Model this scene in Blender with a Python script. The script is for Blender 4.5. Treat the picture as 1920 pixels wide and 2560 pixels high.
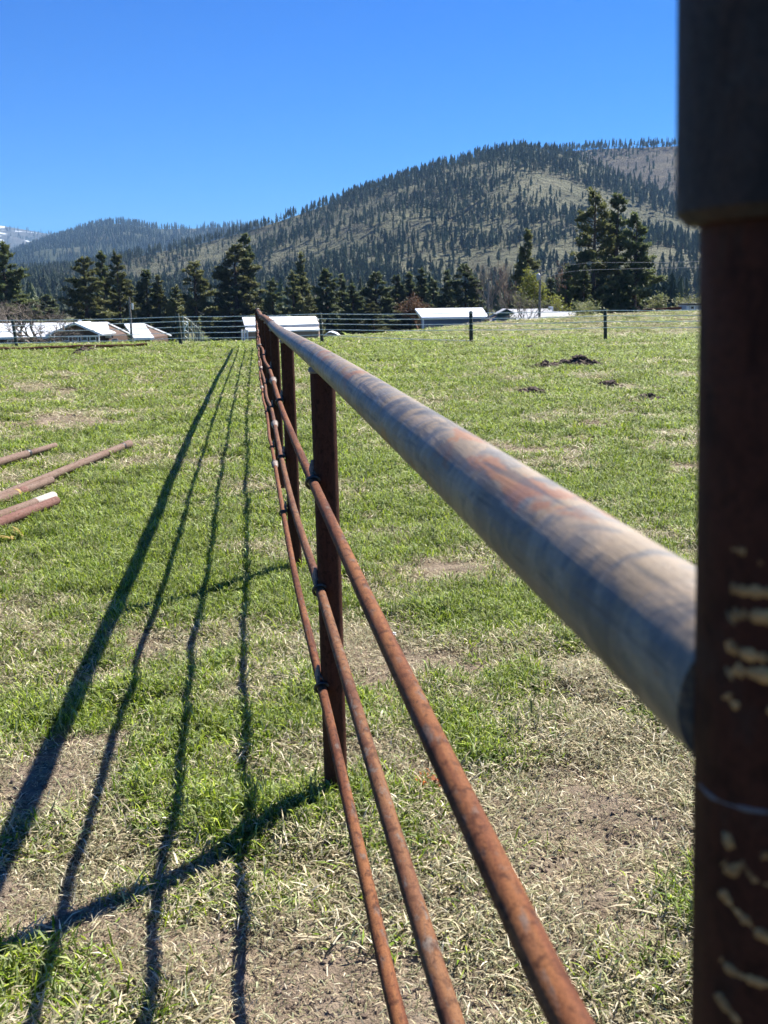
import bpy, math, random
import numpy as np
from mathutils import Vector, Matrix
R = math.radians
random.seed(7)
rng = np.random.default_rng(11)
sc = bpy.context.scene
for o in list(bpy.data.objects):
    bpy.data.objects.remove(o)

# ------------------------------------------------------------------ camera
CAM_H, FPX, PITCH, ROLL = 1.4, 2546.0, R(11.6), R(-0.8)
_fw = np.array([0, math.cos(PITCH), -math.sin(PITCH)])
_up0 = np.array([0, math.sin(PITCH), math.cos(PITCH)])
_rt0 = np.array([1.0, 0, 0])
_rt = _rt0 * math.cos(ROLL) + _up0 * math.sin(ROLL)
_up = -_rt0 * math.sin(ROLL) + _up0 * math.cos(ROLL)
cd = bpy.data.cameras.new('camera')
cam = bpy.data.objects.new('camera', cd)
sc.collection.objects.link(cam)
M = Matrix(((_rt[0], _up[0], -_fw[0], 0), (_rt[1], _up[1], -_fw[1], 0), (_rt[2], _up[2], -_fw[2], CAM_H), (0, 0, 0, 1)))
cam.matrix_world = M
cd.sensor_fit = 'VERTICAL'
cd.sensor_height = 36.0
cd.lens = FPX / 2560 * 36
cd.clip_start = 0.02
cd.clip_end = 40000
cd.dof.use_dof = True
cd.dof.focus_distance = 4.2
cd.dof.aperture_fstop = 12.5
sc.camera = cam

# ------------------------------------------------------------------ world, sun, exposure
SUN_AZ, SUN_EL = R(43), R(47.5)
wd = bpy.data.worlds.new('World')
sc.world = wd
wd.use_nodes = True
nt = wd.node_tree
sky = nt.nodes.new('ShaderNodeTexSky')
sky.sky_type = 'NISHITA'
sky.sun_disc = False
sky.sun_elevation = SUN_EL
sky.sun_rotation = SUN_AZ
sky.altitude = 900
sky.air_density = 1.0
sky.dust_density = 0.3
sky.ozone_density = 3.0
hs = nt.nodes.new('ShaderNodeHueSaturation')
hs.inputs['Saturation'].default_value = 1.35
nt.links.new(sky.outputs[0], hs.inputs['Color'])
bg = nt.nodes['Background']
bg.inputs['Strength'].default_value = 0.05
tint = nt.nodes.new('ShaderNodeMix')                # the deep blue of clean mountain air
tint.data_type = 'RGBA'
tint.blend_type = 'MULTIPLY'
tint.inputs[0].default_value = 1.0
tint.inputs[7].default_value = (0.13, 0.60, 1.08, 1)
nt.links.new(hs.outputs[0], tint.inputs[6])
nt.links.new(tint.outputs[2], bg.inputs['Color'])
sd = bpy.data.lights.new('sun', 'SUN')
sd.energy = 5.0
sd.angle = R(0.53)
sd.color = (1.0, 0.95, 0.87)
sun = bpy.data.objects.new('sun', sd)
sc.collection.objects.link(sun)
SDIR = Vector((math.sin(SUN_AZ) * math.cos(SUN_EL), math.cos(SUN_AZ) * math.cos(SUN_EL), math.sin(SUN_EL)))
sun.rotation_euler = SDIR.to_track_quat('Z', 'Y').to_euler()
sun.location = (20, 20, 60)
vs = sc.view_settings
vs.view_transform = 'Standard'
vs.look = 'None'
vs.exposure = 1.4
vs.gamma = 1.0
sc.cycles.max_bounces = 6
sc.cycles.diffuse_bounces = 2
sc.cycles.glossy_bounces = 2
sc.cycles.transmission_bounces = 3
sc.cycles.volume_bounces = 0
sc.cycles.transparent_max_bounces = 6
sc.cycles.use_denoising = True
sc.cycles.use_adaptive_sampling = True
sc.cycles.adaptive_threshold = 0.02

# ------------------------------------------------------------------ helpers
def ray(x, y):                                    # picture point on a 1659 x 2212 grid to a direction in the world
    k = 1920 / 1659
    d = _fw * FPX + _rt * (x * k - 960) - _up * (y * k - 1280)
    return d / np.linalg.norm(d)
def at(x, y, Y):                                  # world point seen there at the distance Y
    d = ray(x, y)
    return np.array([0, 0, CAM_H]) + d * (Y / d[1])
def gnd(x, y, z=0.0):                             # world point seen there at the height z
    d = ray(x, y)
    return np.array([0, 0, CAM_H]) + d * ((z - CAM_H) / d[2])

def link(o, parent=None):
    sc.collection.objects.link(o)
    if parent is not None:
        o.parent = parent
        o.matrix_parent_inverse = parent.matrix_basis.inverted()
    return o
def tag(o, label=None, cat=None, group=None, kind=None):
    if label: o['label'] = label
    if cat: o['category'] = cat
    if group: o['group'] = group
    if kind: o['kind'] = kind
    return o
def empty(name, loc, label, cat, group=None):
    o = bpy.data.objects.new(name, None)
    o.empty_display_size = 0.2
    o.location = Vector(loc)
    link(o)
    return tag(o, label, cat, group)
def mesh(name, v, f, mats, smooth=False, mi=None):
    me = bpy.data.meshes.new(name)
    me.from_pydata([tuple(map(float, p)) for p in v], [], [tuple(map(int, q)) for q in f])
    for m in (mats if isinstance(mats, (list, tuple)) else [mats]):
        me.materials.append(m)
    if mi is not None:
        me.polygons.foreach_set('material_index', np.asarray(mi, dtype=np.int32))
    if smooth:
        me.polygons.foreach_set('use_smooth', np.ones(len(me.polygons), dtype=bool))
    me.update()
    return me
def obj(name, me, parent=None, **kw):
    o = bpy.data.objects.new(name, me)
    link(o, parent)
    return tag(o, **kw)

class MB:                                          # mesh builder
    def __init__(s):
        s.v = []; s.f = []; s.pc = []
    def add(s, v, f, pc=None):
        n = len(s.v)
        s.v += [tuple(map(float, p)) for p in v]
        s.f += [tuple(i + n for i in q) for q in f]
        s.pc += [tuple(map(float, p)) for p in (pc if pc is not None else v)]
    def box(s, a, b):
        x0, y0, z0 = a; x1, y1, z1 = b
        s.add([(x0, y0, z0), (x1, y0, z0), (x1, y1, z0), (x0, y1, z0), (x0, y0, z1), (x1, y0, z1), (x1, y1, z1), (x0, y1, z1)],
              [(3, 2, 1, 0), (4, 5, 6, 7), (0, 1, 5, 4), (1, 2, 6, 5), (2, 3, 7, 6), (3, 0, 4, 7)])
    def slab(s, q, th):                            # a quad with thickness downwards along its normal
        q = [np.asarray(p, float) for p in q]
        n = np.cross(q[1] - q[0], q[2] - q[0]); n /= np.linalg.norm(n)
        if n[2] < 0: n = -n
        k = len(q)
        v = q + [p - n * th for p in q]
        s.add(v, [tuple(range(k)), tuple(range(2 * k - 1, k - 1, -1))] + [(i, (i + 1) % k, (i + 1) % k + k, i + k) for i in range(k)])
    def prism(s, poly, d):                         # a polygon pushed along the vector d
        poly = [np.asarray(p, float) for p in poly]; d = np.asarray(d, float)
        k = len(poly)
        s.add(poly + [p + d for p in poly], [tuple(range(k))[::-1], tuple(range(k, 2 * k))] + [(i, (i + 1) % k, (i + 1) % k + k, i + k) for i in range(k)])
    def tube(s, pts, rad, n=12, cap=True, s0=0.0):
        pts = [np.asarray(p, float) for p in pts]
        rad = list(rad) if hasattr(rad, '__len__') else [rad] * len(pts)
        ring = []; pcs = []; L = s0
        t0 = pts[1] - pts[0]; t0 /= np.linalg.norm(t0)
        ref = np.array([0, 0, 1.0]) if abs(t0[2]) < 0.9 else np.array([0, 1.0, 0])
        for i, p in enumerate(pts):
            t = pts[min(i + 1, len(pts) - 1)] - pts[max(i - 1, 0)]; t /= np.linalg.norm(t)
            a = np.cross(ref, t); a /= np.linalg.norm(a); b = np.cross(t, a)
            ref = b
            if i: L += np.linalg.norm(p - pts[i - 1])
            for k in range(n):
                c, q = math.cos(2 * math.pi * k / n), math.sin(2 * math.pi * k / n)
                ring.append(p + (a * c + b * q) * rad[i]); pcs.append((L, c * rad[i], q * rad[i]))
        f = []
        for i in range(len(pts) - 1):
            for k in range(n):
                f.append((i * n + k, i * n + (k + 1) % n, (i + 1) * n + (k + 1) % n, (i + 1) * n + k))
        if cap:
            f.append(tuple(range(n))[::-1]); m = (len(pts) - 1) * n; f.append(tuple(range(m, m + n)))
        s.add(ring, f, pcs)
    def build(s, name, mats, parent=None, smooth=False, **kw):
        me = mesh(name, s.v, s.f, mats, smooth)
        a = me.attributes.new('pc', 'FLOAT_VECTOR', 'POINT')
        a.data.foreach_set('vector', np.asarray(s.pc, dtype=np.float32).ravel())
        if smooth:
            me.set_sharp_from_angle(angle=R(40))
        return obj(name, me, parent, **kw)
def spline(P, n):                                  # Catmull-Rom through the points
    P = [np.asarray(p, float) for p in P]
    Q = [2 * P[0] - P[1]] + P + [2 * P[-1] - P[-2]]
    out = []
    for i in range(1, len(Q) - 2):
        for k in range(n):
            t = k / n
            out.append(0.5 * ((2 * Q[i]) + (-Q[i - 1] + Q[i + 1]) * t + (2 * Q[i - 1] - 5 * Q[i] + 4 * Q[i + 1] - Q[i + 2]) * t * t + (-Q[i - 1] + 3 * Q[i] - 3 * Q[i + 1] + Q[i + 2]) * t ** 3))
    return out + [P[-1]]
def sm(x, a, b):
    t = np.clip((np.asarray(x, float) - a) / (b - a), 0, 1)
    return t * t * (3 - 2 * t)
_T = rng.random((8, 256, 256))
def vnoise(x, y, k=0):
    x = np.asarray(x, float); y = np.asarray(y, float)
    xi = np.floor(x).astype(int); yi = np.floor(y).astype(int)
    u = x - xi; v = y - yi
    u = u * u * (3 - 2 * u); v = v * v * (3 - 2 * v)
    T = _T[k % 8]
    g = lambda a, b: T[a % 256, b % 256]
    return (g(xi, yi) * (1 - u) + g(xi + 1, yi) * u) * (1 - v) + (g(xi, yi + 1) * (1 - u) + g(xi + 1, yi + 1) * u) * v
def fbm(x, y, o=4, k=0):
    r = 0; a = 0.5; t = 0
    for i in range(o):
        r = r + a * vnoise(x * 2 ** i + 17.3 * i, y * 2 ** i + 5.1 * i, k + i); t += a; a *= 0.5
    return r / t

# ------------------------------------------------------------------ materials
class NT:
    def __init__(s, name):
        s.m = bpy.data.materials.new(name); s.m.use_nodes = True
        s.t = s.m.node_tree; s.b = s.t.nodes['Principled BSDF']; s.out = s.t.nodes['Material Output']
    def n(s, typ, **kw):
        nd = s.t.nodes.new(typ)
        for k, v in kw.items():
            setattr(nd, k, v)
        return nd
    def l(s, a, b):
        s.t.links.new(a, b)
    def put(s, sock, v):
        if hasattr(v, 'node'): s.l(v, sock)
        elif isinstance(v, (tuple, list)) and len(v) == 3 and sock.type == 'RGBA': sock.default_value = (*v, 1)
        else: sock.default_value = v
    def attr(s, name, out='Vector'):
        return s.n('ShaderNodeAttribute', attribute_name=name).outputs[out]
    def pos(s, kind='Object'):
        return s.n('ShaderNodeTexCoord').outputs[kind]
    def map(s, vec, scale):
        m = s.n('ShaderNodeMapping'); s.l(vec, m.inputs['Vector']); m.inputs['Scale'].default_value = scale
        return m.outputs[0]
    def noise(s, vec, scale, detail=4, rough=0.55, dist=0.0):
        x = s.n('ShaderNodeTexNoise'); s.l(vec, x.inputs['Vector'])
        x.inputs['Scale'].default_value = scale; x.inputs['Detail'].default_value = detail
        x.inputs['Roughness'].default_value = rough; x.inputs['Distortion'].default_value = dist
        return x.outputs['Fac']
    def ramp(s, fac, stops):
        x = s.n('ShaderNodeValToRGB'); s.l(fac, x.inputs[0])
        e = x.color_ramp.elements
        while len(e) < len(stops): e.new(0.5)
        for q, (p, c) in zip(e, stops):
            q.position = p; q.color = (*c, 1) if isinstance(c, (tuple, list)) else (c, c, c, 1)
        return x.outputs[0]
    def mix(s, fac, a, b, mode='MIX'):
        x = s.n('ShaderNodeMix', data_type='RGBA', blend_type=mode)
        s.put(x.inputs[0], fac); s.put(x.inputs[6], a); s.put(x.inputs[7], b)
        return x.outputs[2]
    def math(s, op, a, b=0.0):
        x = s.n('ShaderNodeMath', operation=op); s.put(x.inputs[0], a); s.put(x.inputs[1], b)
        return x.outputs[0]
    def bump(s, h, strength, dist):
        x = s.n('ShaderNodeBump'); s.l(h, x.inputs['Height'])
        x.inputs['Strength'].default_value = strength; x.inputs['Distance'].default_value = dist
        s.l(x.outputs[0], s.b.inputs['Normal'])
    def set(s, color=None, rough=None, metal=None, spec=None):
        if color is not None: s.put(s.b.inputs['Base Color'], color)
        if rough is not None: s.put(s.b.inputs['Roughness'], rough)
        if metal is not None: s.b.inputs['Metallic'].default_value = metal
        if spec is not None: s.b.inputs['Specular IOR Level'].default_value = spec
        return s.m

def plain(name, col, rough=0.7, var=0.25, scale=3.0, metal=0.0, bump=0.0, spec=0.4):
    k = NT(name); p = k.pos()
    n = k.noise(p, scale, 5)
    c = k.mix(k.ramp(n, [(0.3, 0.0), (0.7, 1.0)]), tuple(x * (1 - var) for x in col), tuple(min(1, x * (1 + var)) for x in col))
    if bump: k.bump(k.noise(p, scale * 6, 4), bump, 0.02)
    return k.set(c, rough, metal, spec)

def rust(name, cols, along=6.0, fine=170.0, rough=0.7, metal=0.1, gain=0.62):
    cols = [(c[0] * gain * 0.84, c[1] * gain * 0.88, c[2] * gain * 0.84) for c in cols]
    k = NT(name); p = k.attr('pc')
    a = k.noise(k.map(p, (along, 40, 40)), 1.0, 5, 0.6, 0.6)
    b = k.noise(k.map(p, (along * 7, 60, 60)), 1.0, 4, 0.6)
    e = k.noise(k.map(p, (45, 70, 70)), 1.0, 5, 0.65, 0.5)
    f = k.noise(p, fine * 2, 4, 0.75)
    c = k.ramp(a, [(0.3, cols[0]), (0.45, cols[1]), (0.58, cols[2]), (0.72, cols[3])])
    c = k.mix(k.ramp(b, [(0.56, 0.0), (0.66, 0.7)]), c, cols[4])
    c = k.mix(k.ramp(e, [(0.36, 0.75), (0.5, 0.0)]), c, tuple(x * 0.5 for x in cols[0]))
    c = k.mix(k.ramp(f, [(0.32, 0.6), (0.55, 0.0)]), c, tuple(x * 0.45 for x in cols[0]))
    k.bump(k.math('ADD', f, k.math('MULTIPLY', e, 1.5)), 0.45, 0.0018)
    return k.set(c, k.ramp(b, [(0.3, rough), (0.7, rough + 0.15)]), metal, 0.14)
M_ROD = rust('rusted_rod', [(0.14, 0.045, 0.028), (0.30, 0.105, 0.05), (0.43, 0.17, 0.07), (0.30, 0.13, 0.085), (0.25, 0.20, 0.185)], 3.0)
M_ROD2 = rust('rusted_rod_mottled', [(0.17, 0.065, 0.042), (0.28, 0.115, 0.065), (0.40, 0.18, 0.085), (0.27, 0.15, 0.11), (0.30, 0.27, 0.25)], 4.5)
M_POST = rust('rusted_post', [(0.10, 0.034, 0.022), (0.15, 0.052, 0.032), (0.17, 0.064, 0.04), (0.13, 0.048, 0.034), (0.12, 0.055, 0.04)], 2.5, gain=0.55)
M_RAILR = rust('rusted_rail', [(0.30, 0.12, 0.06), (0.42, 0.20, 0.11), (0.48, 0.25, 0.15), (0.36, 0.18, 0.11), (0.36, 0.26, 0.2)], 2.0)
M_LOOSE = rust('loose_pipe_rust', [(0.33, 0.20, 0.155), (0.39, 0.25, 0.2), (0.43, 0.29, 0.24), (0.36, 0.22, 0.18), (0.46, 0.37, 0.32)], 2.0, 120, 0.8, 0.0)
M_LOOSE2 = rust('loose_pipe_red', [(0.30, 0.14, 0.11), (0.38, 0.19, 0.16), (0.40, 0.21, 0.18), (0.36, 0.18, 0.15), (0.45, 0.33, 0.29)], 2.0, 120, 0.8, 0.0)
M_LOOSE3 = rust('loose_pipe_dark', [(0.1, 0.045, 0.03), (0.15, 0.06, 0.035), (0.24, 0.09, 0.045), (0.14, 0.06, 0.04), (0.16, 0.1, 0.08)], 0.6, 120, 0.8, 0.0)
def mill_scale():
    k = NT('mill_scale_steel'); p = k.attr('pc')
    band = k.noise(k.map(p, (8, 11, 11)), 1.0, 6, 0.62, 1.4)
    band2 = k.noise(k.map(p, (24, 10, 10)), 1.0, 5, 0.65, 0.8)
    spot = k.noise(k.map(p, (6, 18, 18)), 1.0, 6, 0.65, 0.4)
    streak = k.noise(k.map(p, (4, 75, 75)), 1.0, 5, 0.65, 0.3)
    fine = k.noise(p, 320, 4, 0.75)
    c = k.ramp(band, [(0.34, (0.06, 0.056, 0.05)), (0.46, (0.11, 0.10, 0.084)), (0.53, (0.28, 0.21, 0.135)), (0.6, (0.13, 0.117, 0.098)), (0.72, (0.225, 0.2, 0.165))])
    c = k.mix(k.ramp(band2, [(0.52, 0.0), (0.56, 0.8)]), c, (0.225, 0.165, 0.10))
    c = k.mix(k.ramp(spot, [(0.57, 0.0), (0.61, 0.85)]), c, (0.235, 0.10, 0.036))
    c = k.mix(k.ramp(spot, [(0.34, 0.85), (0.4, 0.0)]), c, (0.045, 0.045, 0.047))
    c = k.mix(k.ramp(streak, [(0.38, 0.75), (0.44, 0.0)]), c, (0.05, 0.047, 0.044))
    c = k.mix(k.ramp(fine, [(0.3, 0.5), (0.5, 0.0)]), c, (0.06, 0.052, 0.045))
    k.bump(k.math('ADD', fine, k.math('MULTIPLY', streak, 2.0)), 0.4, 0.0016)
    return k.set(c, k.ramp(band2, [(0.3, 0.4), (0.7, 0.66)]), 0.0, 0.5)
M_STEEL = mill_scale()
M_SLEEVE = rust('sleeve_steel', [(0.085, 0.065, 0.058), (0.105, 0.075, 0.065), (0.13, 0.075, 0.058), (0.11, 0.055, 0.04), (0.12, 0.10, 0.095)], 6.0, 170, 0.6, 0.1)
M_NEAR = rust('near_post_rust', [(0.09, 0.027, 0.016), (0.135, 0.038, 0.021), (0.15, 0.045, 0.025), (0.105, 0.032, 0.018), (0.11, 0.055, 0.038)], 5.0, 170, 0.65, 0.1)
M_WELD = plain('weld_grey', (0.2, 0.19, 0.19), 0.55, 0.4, 120, 0.3, 0.5)
M_CLIP = plain('clip_steel', (0.05, 0.05, 0.052), 0.45, 0.4, 90, 0.5)
M_COUP = plain('coupling_pale', (0.23, 0.18, 0.145), 0.6, 0.35, 90, 0.1, 0.3)
M_CHALK = plain('pale_scrape', (0.40, 0.21, 0.075), 0.8, 0.6, 130, 0.0)
M_WHITEPIPE = plain('white_sleeve', (0.42, 0.38, 0.34), 0.7, 0.2, 30)
M_FPOST = plain('weathered_post', (0.05, 0.056, 0.046), 0.9, 0.35, 8, 0, 0.4)
M_WIRE = plain('white_fence_tape', (0.9, 0.91, 0.88), 0.6, 0.1, 4)
M_TPOST = plain('steel_lane_post', (0.20, 0.22, 0.19), 0.8, 0.3, 6)
M_WROOF = plain('white_metal_roof', (0.82, 0.84, 0.86), 0.5, 0.04, 1.2, 0.0)
M_GROOF = plain('grey_shingle_roof', (0.36, 0.37, 0.39), 0.85, 0.14, 2.0)
M_SHROOF = plain('pale_blue_metal_roof', (0.74, 0.78, 0.83), 0.5, 0.05, 1.0)
M_BROWN = plain('brown_siding', (0.09, 0.05, 0.033), 0.85, 0.2, 2.0)
M_TRIM = plain('white_trim', (0.78, 0.78, 0.77), 0.6, 0.06, 2.0)
M_TAN = plain('tan_metal_siding', (0.30, 0.22, 0.17), 0.7, 0.12, 2.0)
M_PINKW = plain('pale_tan_siding', (0.36, 0.28, 0.24), 0.7, 0.12, 2.0)
M_BLUEW = plain('blue_grey_siding', (0.12, 0.155, 0.21), 0.65, 0.12, 2.0)
M_DKGREEN = plain('dark_green_gable', (0.03, 0.07, 0.075), 0.7, 0.2, 2.0)
M_RED = plain('red_stained_wood', (0.26, 0.085, 0.05), 0.85, 0.25, 5.0)
M_POLE = plain('grey_wood_pole', (0.23, 0.20, 0.175), 0.9, 0.3, 4.0)
M_CAN = plain('transformer_grey', (0.45, 0.46, 0.47), 0.5, 0.1, 3.0)
M_CABLE = plain('power_cable', (0.3, 0.3, 0.3), 0.6, 0.1, 3.0)
_k = NT('dark_glass'); M_GLASS = _k.set((0.03, 0.035, 0.04), 0.12, 0.0, 0.6)
M_BARK = plain('pine_bark', (0.09, 0.055, 0.04), 0.95, 0.4, 2.0)
M_TWIG = plain('bare_twigs', (0.20, 0.165, 0.13), 0.9, 0.3, 2.0)
M_TWIGR = plain('reddish_twigs', (0.24, 0.13, 0.075), 0.9, 0.3, 2.0)
M_CLOD = plain('dark_turned_soil', (0.085, 0.058, 0.042), 0.95, 0.45, 9.0, 0, 0.8)
M_PEBBLE = plain('pale_stone', (0.7, 0.68, 0.64), 0.7, 0.2, 40)
M_YELLOW = plain('yellow_dry_leaf', (0.36, 0.24, 0.06), 0.7, 0.3, 30)
M_ORANGE = plain('orange_marking_paint', (0.7, 0.2, 0.05), 0.7, 0.3, 60)

def leafmat(name, ca, cb, trans=0.3, scale=0.6, vary=0.35):
    k = NT(name)
    oi = k.n('ShaderNodeObjectInfo')
    n = k.noise(k.n('ShaderNodeNewGeometry').outputs['Position'], scale, 3)
    c = k.mix(k.ramp(n, [(0.35, 0.0), (0.65, 1.0)]), ca, cb)
    v = k.math('ADD', k.math('MULTIPLY', oi.outputs['Random'], vary), 1 - vary / 2)
    c = k.mix(1.0, c, k.n('ShaderNodeCombineColor').outputs[0], 'MULTIPLY') if False else c
    hsv = k.n('ShaderNodeHueSaturation'); k.l(c, hsv.inputs['Color']); k.l(v, hsv.inputs['Value'])
    c = hsv.outputs[0]
    k.set(c, 0.65, 0.0, 0.3)
    tr = k.n('ShaderNodeBsdfTranslucent'); k.l(c, tr.inputs['Color'])
    mx = k.n('ShaderNodeMixShader'); mx.inputs[0].default_value = trans
    k.l(k.b.outputs[0], mx.inputs[1]); k.l(tr.outputs[0], mx.inputs[2]); k.l(mx.outputs[0], k.out.inputs['Surface'])
    return k.m
M_PINE = leafmat('pine_needles', (0.078, 0.108, 0.044), (0.17, 0.195, 0.075), 0.35)
M_PINEB = leafmat('pine_needles_olive', (0.11, 0.128, 0.048), (0.21, 0.215, 0.085), 0.35)
M_HPINE = leafmat('hill_pine_needles', (0.06, 0.088, 0.044), (0.11, 0.135, 0.066), 0.35, 0.02, 0.7)
M_WILLOW = leafmat('spring_leaves', (0.20, 0.23, 0.035), (0.30, 0.30, 0.055), 0.45)
M_RUSTLEAF = leafmat('rust_buds', (0.11, 0.06, 0.03), (0.15, 0.085, 0.042), 0.3)
M_SHRUB = leafmat('shrub_leaves', (0.12, 0.15, 0.05), (0.2, 0.2, 0.08), 0.35)
def blademat(name):
    k = NT(name)
    oi = k.n('ShaderNodeObjectInfo')
    c = k.attr('bcol', 'Color')
    v = k.math('ADD', k.math('MULTIPLY', oi.outputs['Random'], 0.9), 0.82)
    hsv = k.n('ShaderNodeHueSaturation'); k.l(c, hsv.inputs['Color']); k.l(v, hsv.inputs['Value'])
    k.set(hsv.outputs[0], 0.6, 0.0, 0.18)
    tr = k.n('ShaderNodeBsdfTranslucent'); k.l(hsv.outputs[0], tr.inputs['Color'])
    mx = k.n('ShaderNodeMixShader'); mx.inputs[0].default_value = 0.32
    k.l(k.b.outputs[0], mx.inputs[1]); k.l(tr.outputs[0], mx.inputs[2]); k.l(mx.outputs[0], k.out.inputs['Surface'])
    return k.m
M_BLADE = blademat('grass_blades')

# ------------------------------------------------------------------ terrain
FDIR = ray(618 * 1659 / 1920, 762 * 1659 / 1920); FDIR[2] = 0; FDIR /= np.linalg.norm(FDIR)
FN = np.array([FDIR[1], -FDIR[0], 0])
def crest(x):
    return np.interp(x, [-60, -5, -2.5, -1.7, .4, 2, 6.6, 10.2, 15, 21.3, 60], [37.8, 37.8, 40, 43.4, 47, 51, 65, 68, 70, 72, 78])
def zbase(x, y):
    yc = crest(x)
    rise = np.interp(x, [6.6, 10.2, 15, 21.3, 60], [0, 0.15, 0.37, 0.52, 0.9]) * sm((y - 34) / (yc - 34), 0, 1)
    drop = -6.5 * sm((y - yc) / 45, 0, 1)
    return rise + drop
def zg(x, y):
    x = np.asarray(x, float); y = np.asarray(y, float)
    near = 1 - sm(y, 25, 60)
    return zbase(x, y) + near * ((fbm(x * 0.9 + 40, y * 0.9, 3, 1) - 0.5) * 0.09 + (fbm(x * 4.2, y * 4.2 + 9, 3, 3) - 0.5) * 0.07) - 0.0
# patches seen in the photograph: (picture point, radius across, radius deep in metres, amount)
BARE = [((930, 1410), .35, .25, 1.0), ((1450, 1760), .3, .25, .8), ((240, 1610), .2, .25, .55), ((330, 2060), .25, .2, .9), ((60, 915), 1.3, 1.4, .42), ((1010, 1240), .3, .3, .9),
        ((900, 1180), .25, .3, .5), ((700, 2150), .18, .14, .8), ((60, 2050), .25, .2, .7), ((1300, 1990), .25, .2, .6), ((1240, 950), .5, .5, .9), ((1170, 975), .45, .35, .9), ((1290, 925), .35, .4, .8),
        ((1145, 845), .35, .7, .9), ((1320, 832), .5, .6, .8), ((1400, 862), .4, .4, .6), ((890, 975), .3, .35, .6), ((980, 775), .9, .6, .6), ((840, 808), .9, .5, .5), ((1050, 780), .9, .6, .7),
        ((190, 762), 1.0, .7, .6), ((90, 840), 1.5, 1.8, .3), ((1480, 1010), .5, .4, .7), ((1100, 1000), .5, .3, .5), ((300, 1390), .2, .18, .7), ((1150, 1700), .3, .25, .6), ((950, 1460), .5, .22, .5),
        ((430, 1500), .15, .2, .4), ((120, 1720), .25, .2, .7), ((600, 2080), .2, .15, .6), ((960, 2100), .2, .15, .6), ((900, 2180), .3, .15, .7)]
LUSH = [((110, 1150), .6, .6, 1.0), ((1030, 1620), .16, .16, 1.0), ((420, 1450), .25, .2, .7), ((1120, 1110), .5, .5, .9), ((1440, 1100), .5, .5, .9), ((250, 1260), .5, .35, .7), ((560, 1290), .5, .4, .8),
        ((900, 1080), .6, .7, .6), ((1000, 1330), .35, .25, .6), ((1050, 1480), .3, .2, .5), ((590, 1740), .3, .12, .8), ((40, 2120), .2, .15, .8), ((190, 1830), .2, .15, .6), ((1420, 1560), .2, .15, .7),
        ((760, 990), .8, .9, .6), ((1350, 760), 6, 3, .5), ((1250, 1050), .7, .6, .7), ((20, 1560), .2, .2, .7), ((330, 1950), .2, .12, .6), ((470, 1790), .25, .12, .6), ((300, 1120), .8, .8, .5)]
def bumps(x, y, L):
    r = 0
    for (p, a, b, w) in L:
        g = gnd(*p)
        r = r + w * np.exp(-(((x - g[0]) / a) ** 2 + ((y - g[1]) / b) ** 2))
    return r
def fields(x, y):                                  # how green and how bare the turf is
    n = fbm(x * 1.3, y * 1.3, 4, 2); n2 = fbm(x * 4 + 3, y * 4, 3, 4)
    far = sm(y, 2.5, 9)
    green = 0.33 + 0.37 * far + 1.5 * (n - 0.5) + 1.0 * (n2 - 0.5) + 0.65 * bumps(x, y, LUSH) - 0.28 * sm(y, 37.5, 42) * sm(x, 0, 6)
    bare = 0.22 - 0.14 * far + 1.2 * (fbm(x * 1.7 + 50, y * 1.7, 4, 5) - 0.5) + 0.8 * (fbm(x * 6 + 9, y * 6, 3, 6) - 0.5) + (0.5 + 0.45 * far) * bumps(x, y, BARE) - 0.55 * bumps(x, y, LUSH)
    bare = bare + 0.25 * sm(-x, 1.5, 5) * (1 - sm(y, 18, 32)) * sm(y, 8, 10)
    return np.clip(green, 0, 1), np.clip(bare, 0, 1)

ys = np.concatenate([np.linspace(-30, 0.8, 14)[:-1], np.geomspace(0.8, 20, 210)[:-1], np.geomspace(20, 110, 120)[:-1], np.geomspace(110, 13500, 60)])
us = np.linspace(-1, 1, 281); us = np.sign(us) * np.abs(us) ** 1.5
YY, UU = np.meshgrid(ys, us, indexing='ij')
XX = UU * (7 + 0.95 * np.abs(YY))
ZZ = zg(XX, YY)
nr, nc = XX.shape
vv = np.stack([XX, YY, ZZ], -1).reshape(-1, 3)
ii = (np.arange(nr - 1)[:, None] * nc + np.arange(nc - 1)[None]).ravel()
ff = np.stack([ii, ii + 1, ii + nc + 1, ii + nc], -1)
def npmesh(name, v, f, mats, smooth=True):
    me = bpy.data.meshes.new(name)
    v = np.asarray(v, np.float32); f = np.asarray(f, np.int32); k = f.shape[1]
    me.vertices.add(len(v)); me.vertices.foreach_set('co', v.ravel())
    me.loops.add(f.size); me.loops.foreach_set('vertex_index', f.ravel())
    me.polygons.add(len(f)); me.polygons.foreach_set('loop_start', np.arange(len(f), dtype=np.int32) * k)
    me.polygons.foreach_set('loop_total', np.full(len(f), k, np.int32))
    for m in mats: me.materials.append(m)
    me.update(calc_edges=True); me.validate()
    if smooth: me.polygons.foreach_set('use_smooth', np.ones(len(f), dtype=bool))
    return me
def fattr(me, name, a):
    t = me.attributes.new(name, 'FLOAT', 'POINT'); t.data.foreach_set('value', np.asarray(a, np.float32).ravel())
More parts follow.
